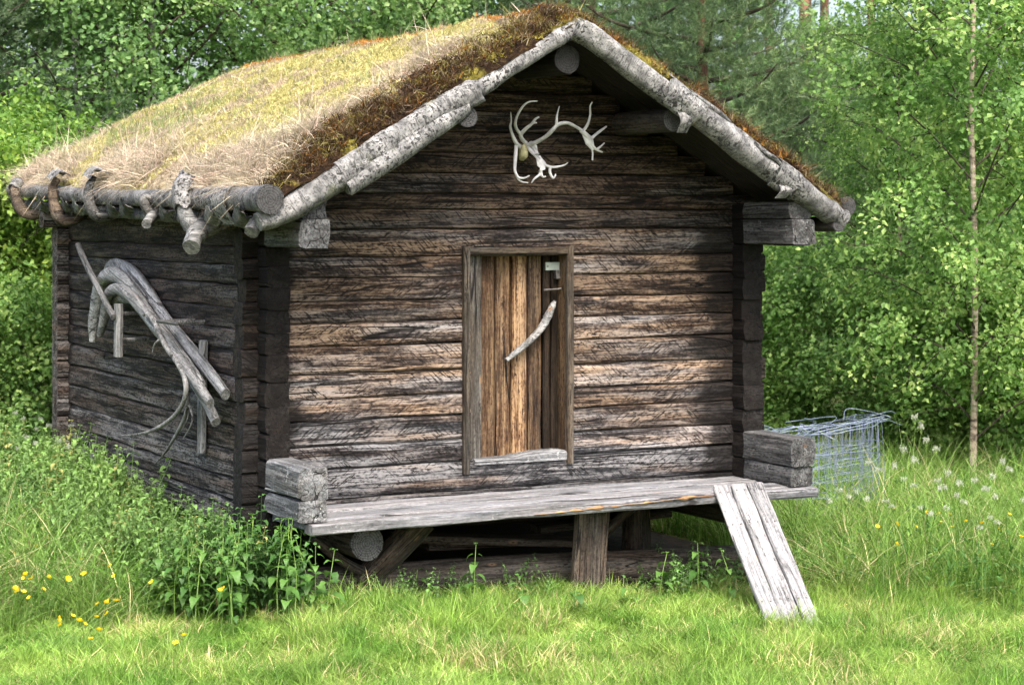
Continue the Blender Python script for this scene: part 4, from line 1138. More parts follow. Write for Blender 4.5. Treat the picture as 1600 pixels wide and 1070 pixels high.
# ------------------------------------------------------------------ antlers on the gable
def build_antlers():
    root = empty('antlers', tuple(l2w(on_front(815, 232, -0.05))), (0, 0, ANG))
    tag(root, 'pale reindeer antlers with skull plate hung on the dark gable', 'antlers')
    base = on_front(815, 232, -0.05)
    def zp(u, v): return 780 + u / 6.689, 140 + v / 6.689
    def path(pts):
        return [on_front(*zp(u, v), d) - base for u, v, d in pts]
    def beam(name, chains, parent):
        mb = MB(); r = np.random.default_rng(len(name) + len(chains))
        for ch in chains:
            pts, r0, r1 = ch[:3]
            Pc = catmull(path(pts), 6); n = len(Pc)
            if len(ch) == 3: V, F = tube(Pc, np.linspace(r0, r1, n) * (1 + .08 * noise1(r, n, n / 3)), 8, r, .10, flat=.8)
            else: V, F = tube(Pc, np.interp(np.linspace(0, 1, n), [0, .5, 1], [r0, ch[3], r1]), 10, r, .06, flat=.28, up=(0, -1, 0))      # flattened palm
            mb.add(V, F)
        return mobj(name, mb.mesh(name, M['antler'], True), parent)
    # right hand beam: long arc to the palm
    beam('antler', [
        ([(290, 590, -.06), (380, 555, -.14), (490, 490, -.22), (560, 420, -.28), (620, 365, -.30), (710, 350, -.30), (790, 385, -.28), (860, 430, -.26), (905, 500, -.24), (950, 590, -.22), (975, 650, -.21), (975, 740, -.20)], .017, .005),
        ([(860, 430, -.26), (920, 500, -.24), (960, 570, -.23), (1010, 625, -.22), (1075, 655, -.20)], .018, .007),
        ([(600, 370, -.30), (600, 300, -.31), (612, 235, -.32), (630, 175, -.33)], .012, .003),
        ([(885, 425, -.25), (925, 360, -.27), (950, 270, -.28), (950, 180, -.29), (972, 132, -.30)], .013, .005),
        ([(960, 515, -.24), (1010, 470, -.24), (1070, 425, -.23), (1120, 388, -.22)], .014, .007),
        ([(1020, 625, -.22), (1060, 595, -.22), (1098, 560, -.21)], .010, .005),
        ([(880, 450, -.25), (940, 540, -.235), (985, 630, -.22)], .016, .012, .034)], root)
    # second beam: downwards to a palm
    beam('antler', [
        ([(300, 590, -.06), (340, 650, -.12), (390, 700, -.16), (430, 760, -.18), (440, 830, -.19), (420, 890, -.19), (365, 935, -.18), (338, 975, -.17)], .017, .004),
        ([(410, 700, -.16), (470, 780, -.18), (540, 810, -.19), (620, 805, -.20), (680, 790, -.21), (718, 765, -.22)], .016, .004),
        ([(430, 840, -.19), (440, 890, -.19), (460, 915, -.19), (488, 908, -.2)], .014, .005),
        ([(530, 815, -.19), (530, 870, -.19), (560, 925, -.19), (585, 905, -.2), (588, 882, -.2)], .013, .004),
        ([(330, 560, -.07), (370, 620, -.12), (395, 690, -.15)], .019, .017),
        ([(405, 700, -.16), (440, 780, -.18), (470, 840, -.19)], .016, .010, .034),
        ([(330, 585, -.08), (365, 610, -.12), (390, 640, -.14)], .018, .014, .036),
        ([(300, 610, -.07), (350, 670, -.13), (400, 700, -.17), (440, 715, -.2)], .010, .003),
        ([(320, 600, -.08), (370, 675, -.15), (415, 668, -.2)], .008, .003)], root)
    # brow tines going up
    beam('antler', [
        ([(285, 570, -.06), (240, 520, -.10), (228, 470, -.13), (280, 410, -.18), (340, 360, -.22), (380, 310, -.25), (418, 288, -.27)], .016, .006),
        ([(350, 355, -.22), (375, 348, -.24), (393, 350, -.25)], .009, .004),
        ([(228, 470, -.12), (180, 410, -.18), (170, 340, -.23), (200, 250, -.27), (260, 165, -.31), (320, 128, -.34), (400, 122, -.36)], .013, .004)], root)
    # left beam down the far side
    beam('antler', [
        ([(215, 600, -.06), (170, 550, -.10), (135, 470, -.13), (115, 390, -.14), (125, 330, -.15), (120, 235, -.16)], .016, .003),
        ([(180, 580, -.08), (172, 680, -.12), (165, 780, -.14), (165, 850, -.15), (200, 915, -.16), (260, 925, -.18), (318, 900, -.2)], .014, .004),
        ([(165, 850, -.15), (195, 930, -.15), (240, 965, -.16), (303, 975, -.18)], .010, .004)], root)
    # skull plate
    r = np.random.default_rng(4); n, m = 12, 16; V = []; F = []
    c = on_front(*zp(248, 645), -.06) - base
    for i in range(n):
        a = math.pi * i / (n - 1)
        for k in range(m):
            b = 2 * math.pi * k / m
            rr = 1 + 0.12 * math.sin(3 * b + 2 * a) + r.uniform(-.05, .05)
            V.append(c + np.array([(.034 + .010 * math.cos(2 * a)) * math.sin(a) * math.cos(b) * rr, .05 * math.sin(a) * math.sin(b) * rr, .048 * math.cos(a) * rr - .010 * math.cos(b) ** 2]))
    for i in range(n - 1):
        for k in range(m): F.append((i * m + k, i * m + (k + 1) % m, (i + 1) * m + (k + 1) % m, (i + 1) * m + k))
    mb = MB(); mb.add(V, F); mobj('skull_plate', mb.mesh('skull_plate', M['skull'], True), root)
build_antlers()

# ------------------------------------------------------------------ bent timbers hung on the side wall
def build_side_timbers():
    def zp(u, v): return 110 + u / 3.058, 370 + v / 3.058
    def make(name, label, cat, pts, rad, seed, tone=1.0, grey=0.8, flat=1.0, n=7, grp=None, extra=None, mat='drift'):
        P = [on_side(*zp(u, v), x) for u, v, x in pts]
        Pc = catmull(P, n); m = len(Pc); r = np.random.default_rng(seed)
        rr = np.interp(np.linspace(0, 1, m), np.linspace(0, 1, len(rad)), rad) * (1.12 if cat == 'timber' else 1.0) * (1 + 0.07 * noise1(r, m, m / 4))
        V, F = tube(Pc, rr, 12, r, 0.08, flat=flat, up=(1, 0, 0), lump=0.025)
        q = Vector(Pc[m * 2 // 3] - Pc[m // 3]).to_track_quat('X', 'Z').to_matrix()
        mb = MB(); mb.add((V - Pc[0]) @ np.array(q), F)
        me = mb.mesh(name, M[mat], True)
        me.polygons.foreach_set('use_smooth', [len(p.vertices) == 4 for p in me.polygons])
        w0 = l2w(Pc[0]); rm = Matrix.Rotation(ANG, 3, 'Z') @ q
        o = mobj(name, me, None, tuple(w0), rm.to_euler())
        tone *= 1.25
        o['tone'] = tone; o['grey'] = grey
        tag(o, label, cat, grp)
        for (tn, tp, tr) in (extra or []):
            Pt = catmull([on_side(*zp(u, v), x) for u, v, x in tp], 5)
            V, F = tube(Pt, np.linspace(tr[0], tr[1], len(Pt)), 8, r, .08)
            mb = MB(); mb.add((V - Pc[0]) @ np.array(q), F)
            t = mobj(tn, mb.mesh(tn, M[mat], True), o); t['tone'] = tone; t['grey'] = grey
        return o
    G = 'bent grey timbers hung on the side wall'
    make('bent_timber', 'grey bent timber at the back of the bundle, arching highest on the side wall', 'timber',
         [(165, 200, -.24), (190, 150, -.24), (228, 138, -.24), (285, 165, -.24), (345, 230, -.24), (400, 310, -.24), (455, 395, -.245), (530, 480, -.25), (610, 580, -.25), (690, 680, -.25), (742, 752, -.25)],
         [.030, .042, .046, .048, .046, .044, .040, .038, .038, .036, .034], 1, 0.95, .9, .8, grp=G)
    make('bent_timber', 'broad grey bent timber whose flat end with holes hangs lowest at left', 'timber',
         [(106, 500, -.33), (110, 420, -.33), (125, 310, -.33), (140, 235, -.33), (170, 190, -.33), (215, 185, -.33), (265, 222, -.33), (325, 300, -.32), (385, 385, -.315), (450, 470, -.31), (530, 570, -.31), (590, 650, -.31), (628, 712, -.31)],
         [.030, .046, .052, .050, .050, .050, .048, .045, .042, .038, .036, .034, .034], 2, 1.0, .8, .7, grp=G,
         extra=[])
    make('bent_timber', 'grey bent timber nested second from below in the hung bundle', 'timber',
         [(140, 470, -.37), (158, 400, -.37), (170, 320, -.37), (188, 265, -.37), (225, 248, -.37), (275, 275, -.365), (330, 335, -.36), (400, 425, -.36), (470, 510, -.36), (550, 620, -.36), (610, 710, -.36), (668, 795, -.36)],
         [.026, .034, .036, .038, .038, .038, .036, .036, .034, .032, .032, .030], 3, 0.75, .6, .8, grp=G)
    make('bent_timber', 'innermost grey bent timber of the hung bundle, with the tightest curve', 'timber',
         [(185, 350, -.30), (205, 310, -.30), (245, 290, -.30), (300, 300, -.30), (350, 350, -.30), (410, 430, -.30), (480, 520, -.295), (550, 630, -.29), (620, 740, -.29), (665, 820, -.29), (695, 885, -.29)],
         [.028, .034, .036, .036, .036, .034, .034, .032, .032, .032, .030], 4, 0.8, .7, .8, grp=G)
    make('lichen_branch', 'thin crooked branch with yellow lichen tip curling off the bundle', 'branch',
         [(362, 362, -.40), (395, 395, -.40), (425, 460, -.40), (460, 530, -.40), (510, 600, -.395), (545, 670, -.39), (552, 740, -.39), (530, 810, -.385), (475, 875, -.38), (390, 925, -.37), (310, 945, -.36), (245, 948, -.35)],
         [.012, .018, .017, .016, .017, .017, .015, .014, .013, .011, .008, .004], 5, 0.9, .3,
         extra=[('twig', [(435, 485, -.40), (410, 505, -.42), (398, 525, -.42), (392, 550, -.42)], (.009, .003)), ('twig', [(362, 362, -.40), (352, 372, -.41), (350, 380, -.41)], (.012, .006))])
    make('forked_twig', 'slim grey twigs trailing below the hung bundle to the nettles', 'branch',
         [(548, 700, -.34), (560, 770, -.34), (550, 850, -.33), (505, 945, -.32), (445, 1040, -.31), (400, 1085, -.30)], [.014, .013, .012, .011, .008, .003], 6, 0.75, .5,
         extra=[('twig', [(562, 790, -.33), (582, 850, -.33), (575, 900, -.33), (538, 965, -.33)], (.008, .003)), ('twig', [(568, 830, -.33), (555, 880, -.33), (530, 925, -.33)], (.006, .002))])
    make('propped_stick', 'weathered stick leaning diagonally across the left end of the bundle', 'stick',
         [(38, 40, -.38), (70, 120, -.40), (120, 220, -.42), (165, 310, -.43), (208, 385, -.44)], [.022, .021, .021, .022, .022], 7, 0.55, .5, n=5)
    # wooden hangers pegged to the wall: parts of the storehouse
    def hang(pts, rad, seed, tone, grey):
        Pc = catmull([on_side(*zp(u, v), x) for u, v, x in pts], 5); r = np.random.default_rng(seed)
        V, F = tube(Pc, rad, 12, r, .12, flat=.8, up=(1, 0, 0), lump=.03)
        q = Vector(Pc[-1] - Pc[0]).to_track_quat('X', 'Y').to_matrix()
        mb = MB(); mb.add((V - Pc[0]) @ np.array(q), F)
        o = mobj('hanger', mb.mesh('hanger', M['drift']), house, Pc[0], q.to_euler()); o['tone'] = tone; o['grey'] = grey
        for t in (0.25, 0.75):
            c = Pc[int(t * (len(Pc) - 1))]
            V, F = tube([c, np.array([-0.185, c[1], c[2]])], 0.016, 6); mb = MB(); mb.add((V - Pc[0]) @ np.array(q), F)
            k = mobj('peg', mb.mesh('peg', M['drift']), o); k['tone'] = 0.6; k['grey'] = 0.5
    hang([(232, 320, -.40), (231, 440, -.40), (229, 572, -.40)], 0.036, 31, 0.95, .7)
    hang([(638, 495, -.22), (632, 760, -.22), (628, 1030, -.225)], 0.036, 32, 0.9, .6)
    hang([(415, 403, -.42), (460, 408, -.42), (512, 416, -.40)], 0.012, 33, 0.5, .5)
    # peg holes in the flat end: short plugs
    for (u, v) in ((104, 392), (97, 452)):
        c = on_side(*zp(u, v), -.383)
        V, F = tube([c + (0.012, 0, 0), c + (-.004, 0, 0)], 0.012, 8); mb = MB(); mb.add(V - c, F)
    return
build_side_timbers()

# ------------------------------------------------------------------ plank ramp
def build_ramp():
    top = np.array([1.425, 12.93, 0.575]); foot = np.array([1.635, 11.74, -0.125])
    g = foot - top; L = np.linalg.norm(g) + 0.03
    ex = Vector(g / np.linalg.norm(g))
    side = Vector((1.0, 0.10, 0.0)); ez = ex.cross(side).normalized()
    if ez.z < 0: ez = -ez
    ey = ez.cross(ex).normalized()
    Rm = Matrix((ex, ey, ez)).transposed()
    root = empty('plank_ramp', tuple(foot)); tag(root, 'bleached plank ramp of three boards leaning on the porch edge', 'ramp')
    off = [-0.160, -0.050, 0.060]; wd = [0.103, 0.103, 0.098]
    for k in range(3):
        mb = plank(L, wd[k], 0.035, 30 + k, amp=0.0025, edge=0.005)
        p = Vector(top) + ey * off[k] + ez * (0.02 + 0.004 * k)
        o = log_obj(mb, 'board', M['ramp'], root, tuple(p - Vector(foot)), tone=1.0 - .03 * k, grey=0.75)
        o.rotation_euler = Rm.to_euler()
    V, F = tube([(0, 0, -.004), (0, 0, .002)], 0.0055, 8); mb = MB(); mb.add(V, F); nail = mb.mesh('nail', M['iron'])
    for k in range(3):
        for t in (0.045, 0.27, 0.77, 0.955):
            for q in (0.25, 0.75):
                p = Vector(top) + ex * (t * L + 0.01 * ((k * 3 + q * 4) % 2)) + ey * (off[k] + wd[k] * q) + ez * (0.0225 + 0.004 * k)
                o = mobj('nail', nail, root, tuple(p - Vector(foot)), Rm.to_euler())
    for t in (0.25, 0.75):
        mb = plank(0.30, 0.08, 0.03, 35)
        p = Vector(top) + ex * (t * L) - ey * 0.15 + ez * -0.02
        o = log_obj(mb, 'crosspiece', M['under'], root, tuple(p - Vector(foot)), tone=1.0, grey=0.7)
        o.rotation_euler = Matrix((ey, -ex, ez)).transposed().to_euler()
build_ramp()

# ------------------------------------------------------------------ wire mesh roll
def build_wire():
    cx, cy = 2.24, 15.4; R0 = 0.50; H = 0.80; z0 = float(gz(cx, cy)) + 0.02
    root = empty('wire_mesh_roll', (cx, cy, z0)); tag(root, 'loose roll of bluish fence wire standing in tall grass', 'wire roll')
    r = np.random.default_rng(8)
    a = np.linspace(0, 2 * math.pi * 4.3, 190)
    def pt(ang, h):
        turn = ang / (2 * math.pi)
        rad = R0 - 0.035 * turn + 0.02 * np.sin(3 * ang + h * 4) + 0.012 * np.sin(7 * ang)
        return np.stack([rad * np.cos(ang) * 1.08, rad * np.sin(ang), h + 0.02 * np.sin(2 * ang + turn) - 0.11 * np.cos(ang - 2.7) * np.clip(h / H, 0, 1) * 0.6], 1)
    hs = [0.02, 0.13, 0.24, 0.35, 0.46, 0.56, 0.65, H]
    for h in hs:
        V, F = tube(pt(a, np.full(len(a), h)) + r.normal(0, .004, (len(a), 3)), 0.0021 if h < H else 0.0030, 4, caps=False)
        mb = MB(); mb.add(V, F); mobj('line_wire', mb.mesh('line_wire', M['wire'], True), root)
    mb = MB()
    for ang in np.arange(0.0, 2 * math.pi * 4.3, 0.20):
        hh = np.linspace(0, H, 6)
        P = pt(np.full(6, ang) + r.normal(0, .01, 6), hh); V, F = tube(P, 0.0017, 3, caps=False); mb.add(V, F)
    o = mobj('stay_wire', mb.mesh('stay_wire', M['wire'], True), root); tag(o, kind='stuff')
    for k in range(26):
        ang = r.uniform(0, 6.28); c = pt(np.array([ang]), np.array([H]))[0]
        P = [c, c + (r.uniform(-.1, .1), r.uniform(-.1, .1), r.uniform(.01, .05)), c + (r.uniform(-.25, .25), r.uniform(-.2, .2), r.uniform(.02, .09)), c + (r.uniform(-.35, .35), r.uniform(-.2, .2), r.uniform(-.03, .04))]
        V, F = tube(catmull(P, 6), 0.0024, 4, caps=False); mb = MB(); mb.add(V, F)
        mobj('loose_wire', mb.mesh('loose_wire', M['wire'], True), root)
build_wire()

# ------------------------------------------------------------------ trees
def leaves_np(C_, r, size, droop=0.6, aspect=0.75, svar=0.35, out=0.8):
    """one folded rhombus per position"""
    n = len(C_)
    d = r.normal(0, 1, (n, 3)); d[:, 2] -= droop * 1.6; d /= np.linalg.norm(d, axis=1)[:, None]
    u = r.normal(0, .8, (n, 3)); u[:, 2] += 0.9
    oc = C_[:, :2] - C_[:, :2].mean(0); u[:, :2] += out * oc / (np.linalg.norm(oc, axis=1)[:, None] + .3)
    d = d - u * (d * u).sum(1, keepdims=True) / (u * u).sum(1, keepdims=True) * .85; d /= np.linalg.norm(d, axis=1)[:, None] + 1e-9
    s = np.cross(d, u); s /= np.linalg.norm(s, axis=1)[:, None] + 1e-9
    nrm = np.cross(s, d)
    L = size * (1 + r.uniform(-svar, svar, (n, 1))); W = L * aspect * 0.5
    base = C_; tip = C_ + d * L; mid = C_ + d * L * 0.42
    l = mid + s * W + nrm * L * 0.10; q = mid - s * W + nrm * L * 0.10
    V = np.stack([base, l, tip, q], 1).reshape(-1, 3)
    F = np.arange(4 * n).reshape(n, 4)
    return V, F

def gen_broadleaf(seed, H, Rc, clear, nlimb, per, size, trunk_r, up=0.75, twigs=7, bow=0.0, cl=0.10, shape=None):
    """returns trunk, limb and leaf geometry of a birch-like tree standing at the origin"""
    r = np.random.default_rng(seed)
    tz = np.linspace(0, H, 9)
    tx = np.cumsum(r.normal(0, 0.035, 9)); ty = np.cumsum(r.normal(0, 0.035, 9)); tx -= tx[0]; ty -= ty[0]
    T = np.stack([tx + bow * (tz / H) ** 2, ty, tz], 1); T[0, 2] = -0.15
    Tc = catmull(T, 4)
    tV, tF = tube(Tc, np.interp(Tc[:, 2] / H, [0, .08, .5, 1], [trunk_r * 1.35, trunk_r, trunk_r * .65, trunk_r * .12]), 9, r, .06)
    lm = MB(); cents = []
    for i in range(nlimb):
        t = clear + (0.98 - clear) * ((i + r.random()) / nlimb)
        az = i * 2.4 + r.uniform(-.5, .5)
        prof = math.sin(math.pi * min(1, max(0.06, (t - clear * 0.6) / (1.04 - clear * 0.6))) ** 0.75) if shape is None else shape(t)
        L = Rc * (0.35 + 0.75 * prof) * r.uniform(.75, 1.15)
        b = np.array([np.interp(t * H, Tc[:, 2], Tc[:, 0]), np.interp(t * H, Tc[:, 2], Tc[:, 1]), t * H])
        d = np.array([math.cos(az), math.sin(az), 0])
        rise = up * r.uniform(.6, 1.3)
        P = [b, b + d * L * .35 + (0, 0, L * .35 * rise), b + d * L * .7 + (0, 0, L * .62 * rise) + r.normal(0, .05, 3), b + d * L + (0, 0, L * .70 * rise) + r.normal(0, .08, 3)]
        Pc = catmull(P, 4)
        V, F = tube(Pc, np.linspace(trunk_r * .33, trunk_r * .07, len(Pc)), 5, caps=False); lm.add(V, F)
        for k in range(twigs):
            s = r.uniform(.18, 1.0); c = Pc[int(s * (len(Pc) - 1))]
            td = d * r.uniform(-.2, .9) + np.array([r.normal(0, .7), r.normal(0, .7), r.normal(0.05, .45)]); td /= np.linalg.norm(td)
            tl = r.uniform(.22, .62) * min(1.2, Rc * .5 + .3)
            P2 = np.array([c, c + td * tl * .5, c + td * tl + (0, 0, -.12 * tl)])
            V, F = tube(P2, [trunk_r * .09 + .002, trunk_r * .06 + .0015, .0015], 3, caps=False); lm.add(V, F)
            q = r.random(per) ** 0.8
            pts = np.where(q[:, None] < .5, P2[0] + (P2[1] - P2[0]) * (q[:, None] * 2), P2[1] + (P2[2] - P2[1]) * (q[:, None] * 2 - 1))
            cents.append(pts + r.normal(0, cl, (per, 3)))
    Cn = np.concatenate(cents); Cn = Cn[Cn[:, 2] > 0.05]
    lV, lF = leaves_np(Cn, r, size)
    # leaf tint: per leaf plus per clump
    g = VN(seed + 900)
    rn = np.clip(0.45 + 0.30 * r.normal(0, 1, len(Cn)) + 0.45 * g(Cn[:, 0] * 2 + Cn[:, 1], Cn[:, 2] * 2), 0, 1)
    return (tV, tF), lm, (lV, lF, np.repeat(rn, 4))

def tree_meshes(nm, seed, H, Rc, clear, nlimb, per, size, trunk_r, leafmat, trunkmat, **kw):
    (tV, tF), lm, (lV, lF, rn) = gen_broadleaf(seed, H, Rc, clear, nlimb, per, size, trunk_r, **kw)
    mb = MB(); mb.add(tV, tF)
    return (mb.mesh(nm + '_trunk', M[trunkmat], True), lm.mesh(nm + '_limbs', M['limb'], True), fast_mesh(nm + '_crown', lV, lF, M[leafmat], False, {'rnd': rn}))

def plant_tree(name, label, cat, ms, x, y, rz, s=1.0, group=None, sz=None):
    o = empty(name, (x, y, float(gz(x, y))), (0, 0, rz)); o.scale = (s, s, sz or s)
    tag(o, label, cat, group)
    for nm, me in zip(('trunk', 'limbs', 'crown'), ms): mobj(nm, me, o)
    return o

def px_x(px, Y): return (px - CX) / F_PX * Y

def gen_pine(nm, seed, H, Rc, clear, nlimb, shoots, trunk_r, needlemat, nl=0.085, nn=16):
    r = np.random.default_rng(seed)
    tz = np.linspace(0, H, 8); T = np.stack([np.cumsum(r.normal(0, .04, 8)), np.cumsum(r.normal(0, .04, 8)), tz], 1); T[:, :2] -= T[0, :2]; T[0, 2] = -.2
    Tc = catmull(T, 4)
    tV, tF = tube(Tc, np.interp(Tc[:, 2] / H, [0, .1, 1], [trunk_r * 1.3, trunk_r, trunk_r * .15]), 9, r, .06)
    mb = MB(); mb.add(tV, tF); lm = MB(); S = []; D = []
    for i in range(nlimb):
        t = clear + (1 - clear) * ((i + r.random()) / nlimb); az = i * 2.4 + r.uniform(-.4, .4)
        L = Rc * (1.05 - 0.72 * (t - clear) / (1 - clear)) * r.uniform(.7, 1.15)
        b = np.array([np.interp(t * H, Tc[:, 2], Tc[:, 0]), np.interp(t * H, Tc[:, 2], Tc[:, 1]), t * H]); d = np.array([math.cos(az), math.sin(az), 0])
        P = [b, b + d * L * .4 + (0, 0, L * .06), b + d * L * .75 + (0, 0, L * .16), b + d * L + (0, 0, L * .34)]
        Pc = catmull(P, 4); V, F = tube(Pc, np.linspace(trunk_r * .32, .006, len(Pc)), 5, caps=False); lm.add(V, F)
        for k in range(shoots):
            s = r.uniform(.22, 1) ** .8; c = Pc[int(s * (len(Pc) - 1))]
            o = np.array([r.normal(0, .17), r.normal(0, .17), r.normal(.03, .09)]) * (1.3 - .5 * s) * (Rc / 1.4)
            S.append(c + o); dd = d * .6 + o * 2.0 + np.array([0, 0, .75]) + r.normal(0, .25, 3); D.append(dd / np.linalg.norm(dd))
    S = np.array(S); D = np.array(D); n = len(S)
    a = r.normal(0, 1, (n, nn, 3)); a -= (a * D[:, None]).sum(2, keepdims=True) * D[:, None]; a /= np.linalg.norm(a, axis=2)[..., None]
    tt = r.uniform(0, 1, (n, nn, 1)) * 0.12
    base = S[:, None] + D[:, None] * tt
    nd = a * .75 + D[:, None] * r.uniform(.35, 1.0, (n, nn, 1)); nd /= np.linalg.norm(nd, axis=2)[..., None]
    side = np.cross(nd, r.normal(0, 1, (n, nn, 3))); side /= np.linalg.norm(side, axis=2)[..., None]
    ln = nl * r.uniform(.7, 1.2, (n, nn, 1)); wd = 0.0045
    V = np.stack([base - side * wd, base + side * wd, base + nd * ln], 2).reshape(-1, 3)
    F = np.arange(len(V)).reshape(-1, 3)
    g = VN(seed + 77); rn = np.clip(.42 + .2 * r.normal(0, 1, n) + .4 * g(S[:, 0] * 2 + S[:, 1] * 1.3, S[:, 2] * 2.2), 0, 1)
    rn = np.repeat(rn, nn * 3)
    return (mb.mesh(nm + '_trunk', M['red_pine_trunk' if H > 12 else 'pine_trunk'], True), lm.mesh(nm + '_limbs', M['limb'], True), fast_mesh(nm + '_crown', V, F, M[needlemat], False, {'rnd': rn}))

def build_trees():
    hero = tree_meshes('birch', 1, 9.0, 1.5, 0.06, 66, 100, 0.048, 0.029, 'birch_leaf', 'birch_trunk', twigs=7, up=0.85, cl=.075)
    plant_tree('birch_tree', 'bright green birch with thin tan trunk at the right', 'tree', hero, px_x(1518, 17.0), 17.0, 0.3)
    med = tree_meshes('birch', 2, 6.2, 1.6, 0.03, 56, 82, 0.052, 0.040, 'birch_leaf', 'birch_trunk', twigs=7, up=0.8, cl=.075)
    far = tree_meshes('birch', 3, 8.5, 2.3, 0.10, 60, 66, 0.070, 0.08, 'birch_leaf_far', 'white_trunk', twigs=10, cl=.15)
    far2 = tree_meshes('birch', 4, 8.0, 2.1, 0.06, 56, 66, 0.070, 0.075, 'birch_leaf_far', 'white_trunk', twigs=10, cl=.15)
    bush = tree_meshes('bush', 5, 2.7, 1.05, 0.02, 40, 64, 0.054, 0.022, 'bush_leaf', 'limb', twigs=8, up=1.0, cl=.09)
    bush2 = tree_meshes('bush', 6, 1.9, 1.0, 0.02, 36, 60, 0.054, 0.02, 'birch_leaf', 'limb', twigs=8, up=0.9, cl=.09)
    G1 = 'young birches right of the storehouse'
    plant_tree('birch_tree', 'lower bushy birch between the right eave and the tan trunk', 'tree', med, px_x(1405, 19.0), 19.0, 1.1, 0.66, G1)
    plant_tree('birch_tree', 'leafy birch cut by the right edge of the picture', 'tree', med, px_x(1690, 18.6), 18.6, 2.6, 1.0, G1)
    plant_tree('birch_tree', 'tall birch behind the tan trunked one at far right', 'tree', hero, px_x(1620, 22.5), 22.5, 2.2, 1.0, G1)
    plant_tree('birch_tree', 'birch filling the gap behind the bushy one at right', 'tree', med, px_x(1470, 23.5), 23.5, 4.0, 0.90, G1)
    G2 = 'shaded birches behind the roof'
    for lab, ms, px, Y, rz, s in (
            ('shaded birch behind the far end of the roof', far, 250, 25.0, 0.4, 1.0),
            ('shaded birch rising behind the middle of the roof', far2, 430, 26.5, 1.7, 1.05),
            ('shaded birch behind the near half of the roof', far, 590, 28.0, 2.9, 1.0),
            ('shaded birch just left of the dark pines behind the ridge', far2, 740, 30.0, 4.0, 1.0),
            ('shaded birch above the leftmost corner of the roof', far2, 110, 24.0, 5.1, 0.95),
            ('shaded birch at the left edge behind the dark pine', far, -60, 26.0, 3.4, 1.0),
            ('shaded birch low behind the right wall', far2, 1290, 28.0, 0.9, 0.62)):
        plant_tree('birch_tree', lab, 'tree', ms, px_x(px, Y), Y, rz, s, G2)
    G3 = 'bright bushes left of the storehouse'
    for lab, ms, px, Y, rz, s in (
            ('bright yellow-green bush touching the rear corner of the log wall', bush, 62, 18.6, 0.2, 1.0),
            ('bright bush at the left edge beside the log wall', bush, -55, 18.0, 1.9, 1.05),
            ('lower bush in front of the others at the left edge', bush2, 15, 17.4, 3.3, 0.8),
            ('tall bright bush behind the rear corner of the storehouse', bush, 10, 20.5, 4.4, 1.15)):
        plant_tree('bush', lab, 'bush', ms, px_x(px, Y), Y, rz, s, G3)
    G4 = 'bushes right of the storehouse'
    for lab, ms, px, Y, rz, s in (
            ('dark green bush behind the wire roll', bush2, 1265, 19.6, 0.2, 0.95),
            ('low bush at the foot of the tan birch trunk', bush2, 1440, 18.4, 1.4, 0.9),
            ('low bush at the right edge behind the tall grass', bush2, 1590, 18.0, 2.8, 0.95),
            ('bush close behind the right corner posts', bush2, 1175, 21.0, 4.1, 1.0)):
        plant_tree('bush', lab, 'bush', ms, px_x(px, Y), Y, rz, s, G4)
    pineA = gen_pine('pine', 11, 6.6, 2.3, 0.16, 50, 190, 0.12, 'needle')
    pineB = gen_pine('pine', 12, 8.0, 2.6, 0.22, 44, 150, 0.14, 'needle_dark')
    G5 = 'pines behind the storehouse'
    for lab, ms, px, Y, rz, s in (
            ('green pine just right of the roof ridge', pineA, 1090, 23.0, 0.3, 1.0),
            ('small pale-tipped pine above the right eave', pineA, 1240, 24.5, 2.1, 0.60),
            ('dark pine directly behind the roof ridge', pineB, 915, 27.0, 1.2, 1.0),
            ('dark pine behind the small pale-tipped one', pineB, 1105, 31.0, 3.9, 0.85),
            ('dark pine rising at the upper left corner', pineB, -75, 23.0, 5.0, 0.85),
            ('dark pine low behind the right wall', pineB, 1210, 22.5, 0.5, 0.42)):
        plant_tree('pine_tree', lab, 'tree', ms, px_x(px, Y), Y, rz, s, G5)
    # far pines with red-brown stems
    tallm = gen_pine('pine', 14, 15.0, 2.6, 0.58, 30, 70, 0.15, 'needle_dark', 0.12, 10)
    G6 = 'far red-brown pine stems'
    for lab, px, Y, s in (('leftmost red-brown pine stem beyond the pines', 1218, 44.0, 1.0), ('second red-brown pine stem above the small pine', 1249, 42.0, 1.1),
                          ('red-brown pine stem, left one of a close pair', 1270, 45.0, 1.0), ('red-brown pine stem, right one of a close pair', 1281, 46.0, 1.0),
                          ('lone red-brown pine stem above the bushy birch', 1369, 43.0, 0.8)):
        plant_tree('pine_tree', lab, 'tree', tallm, px_x(px, Y), Y, Y, s, G6, sz=1.0)
    # the wood beyond, one mass
    r = np.random.default_rng(31); n = 150000
    xx = r.uniform(-30, 30, n); yy = r.uniform(36, 58, n); zz = r.uniform(0, 1, n) ** .8 * 12
    g = VN(61)
    dens = g.fbm(xx * .5 + yy * .2, zz * .45, 3)
    thin = np.where((xx > px_x(1190, 45)) & (xx < px_x(1400, 45)) & (zz > 4.0), 0.40, 0.0)
    k = dens > -0.10 + np.clip((zz - 4) / 14, 0, .35) + thin
    Cn = np.stack([xx, yy, zz], 1)[k]
    V, F = leaves_np(Cn, r, 0.26, .4, .8)
    rn = np.clip(.35 + .2 * r.normal(0, 1, len(Cn)) + .4 * g(Cn[:, 0] * .8, Cn[:, 2] * .9), 0, 1)
    o = mobj('far_wood', fast_mesh('far_wood', V, F, M['birch_leaf_far'], False, {'rnd': np.repeat(rn, 4)}))
    tag(o, 'dense green wood closing the view behind the trees', 'wood', kind='stuff')
build_trees()

# ------------------------------------------------------------------ ground plants
def house_local(x, y):
    dx, dy = x - HX, y - HY
    return dx * ca + dy * sa, -dx * sa + dy * ca

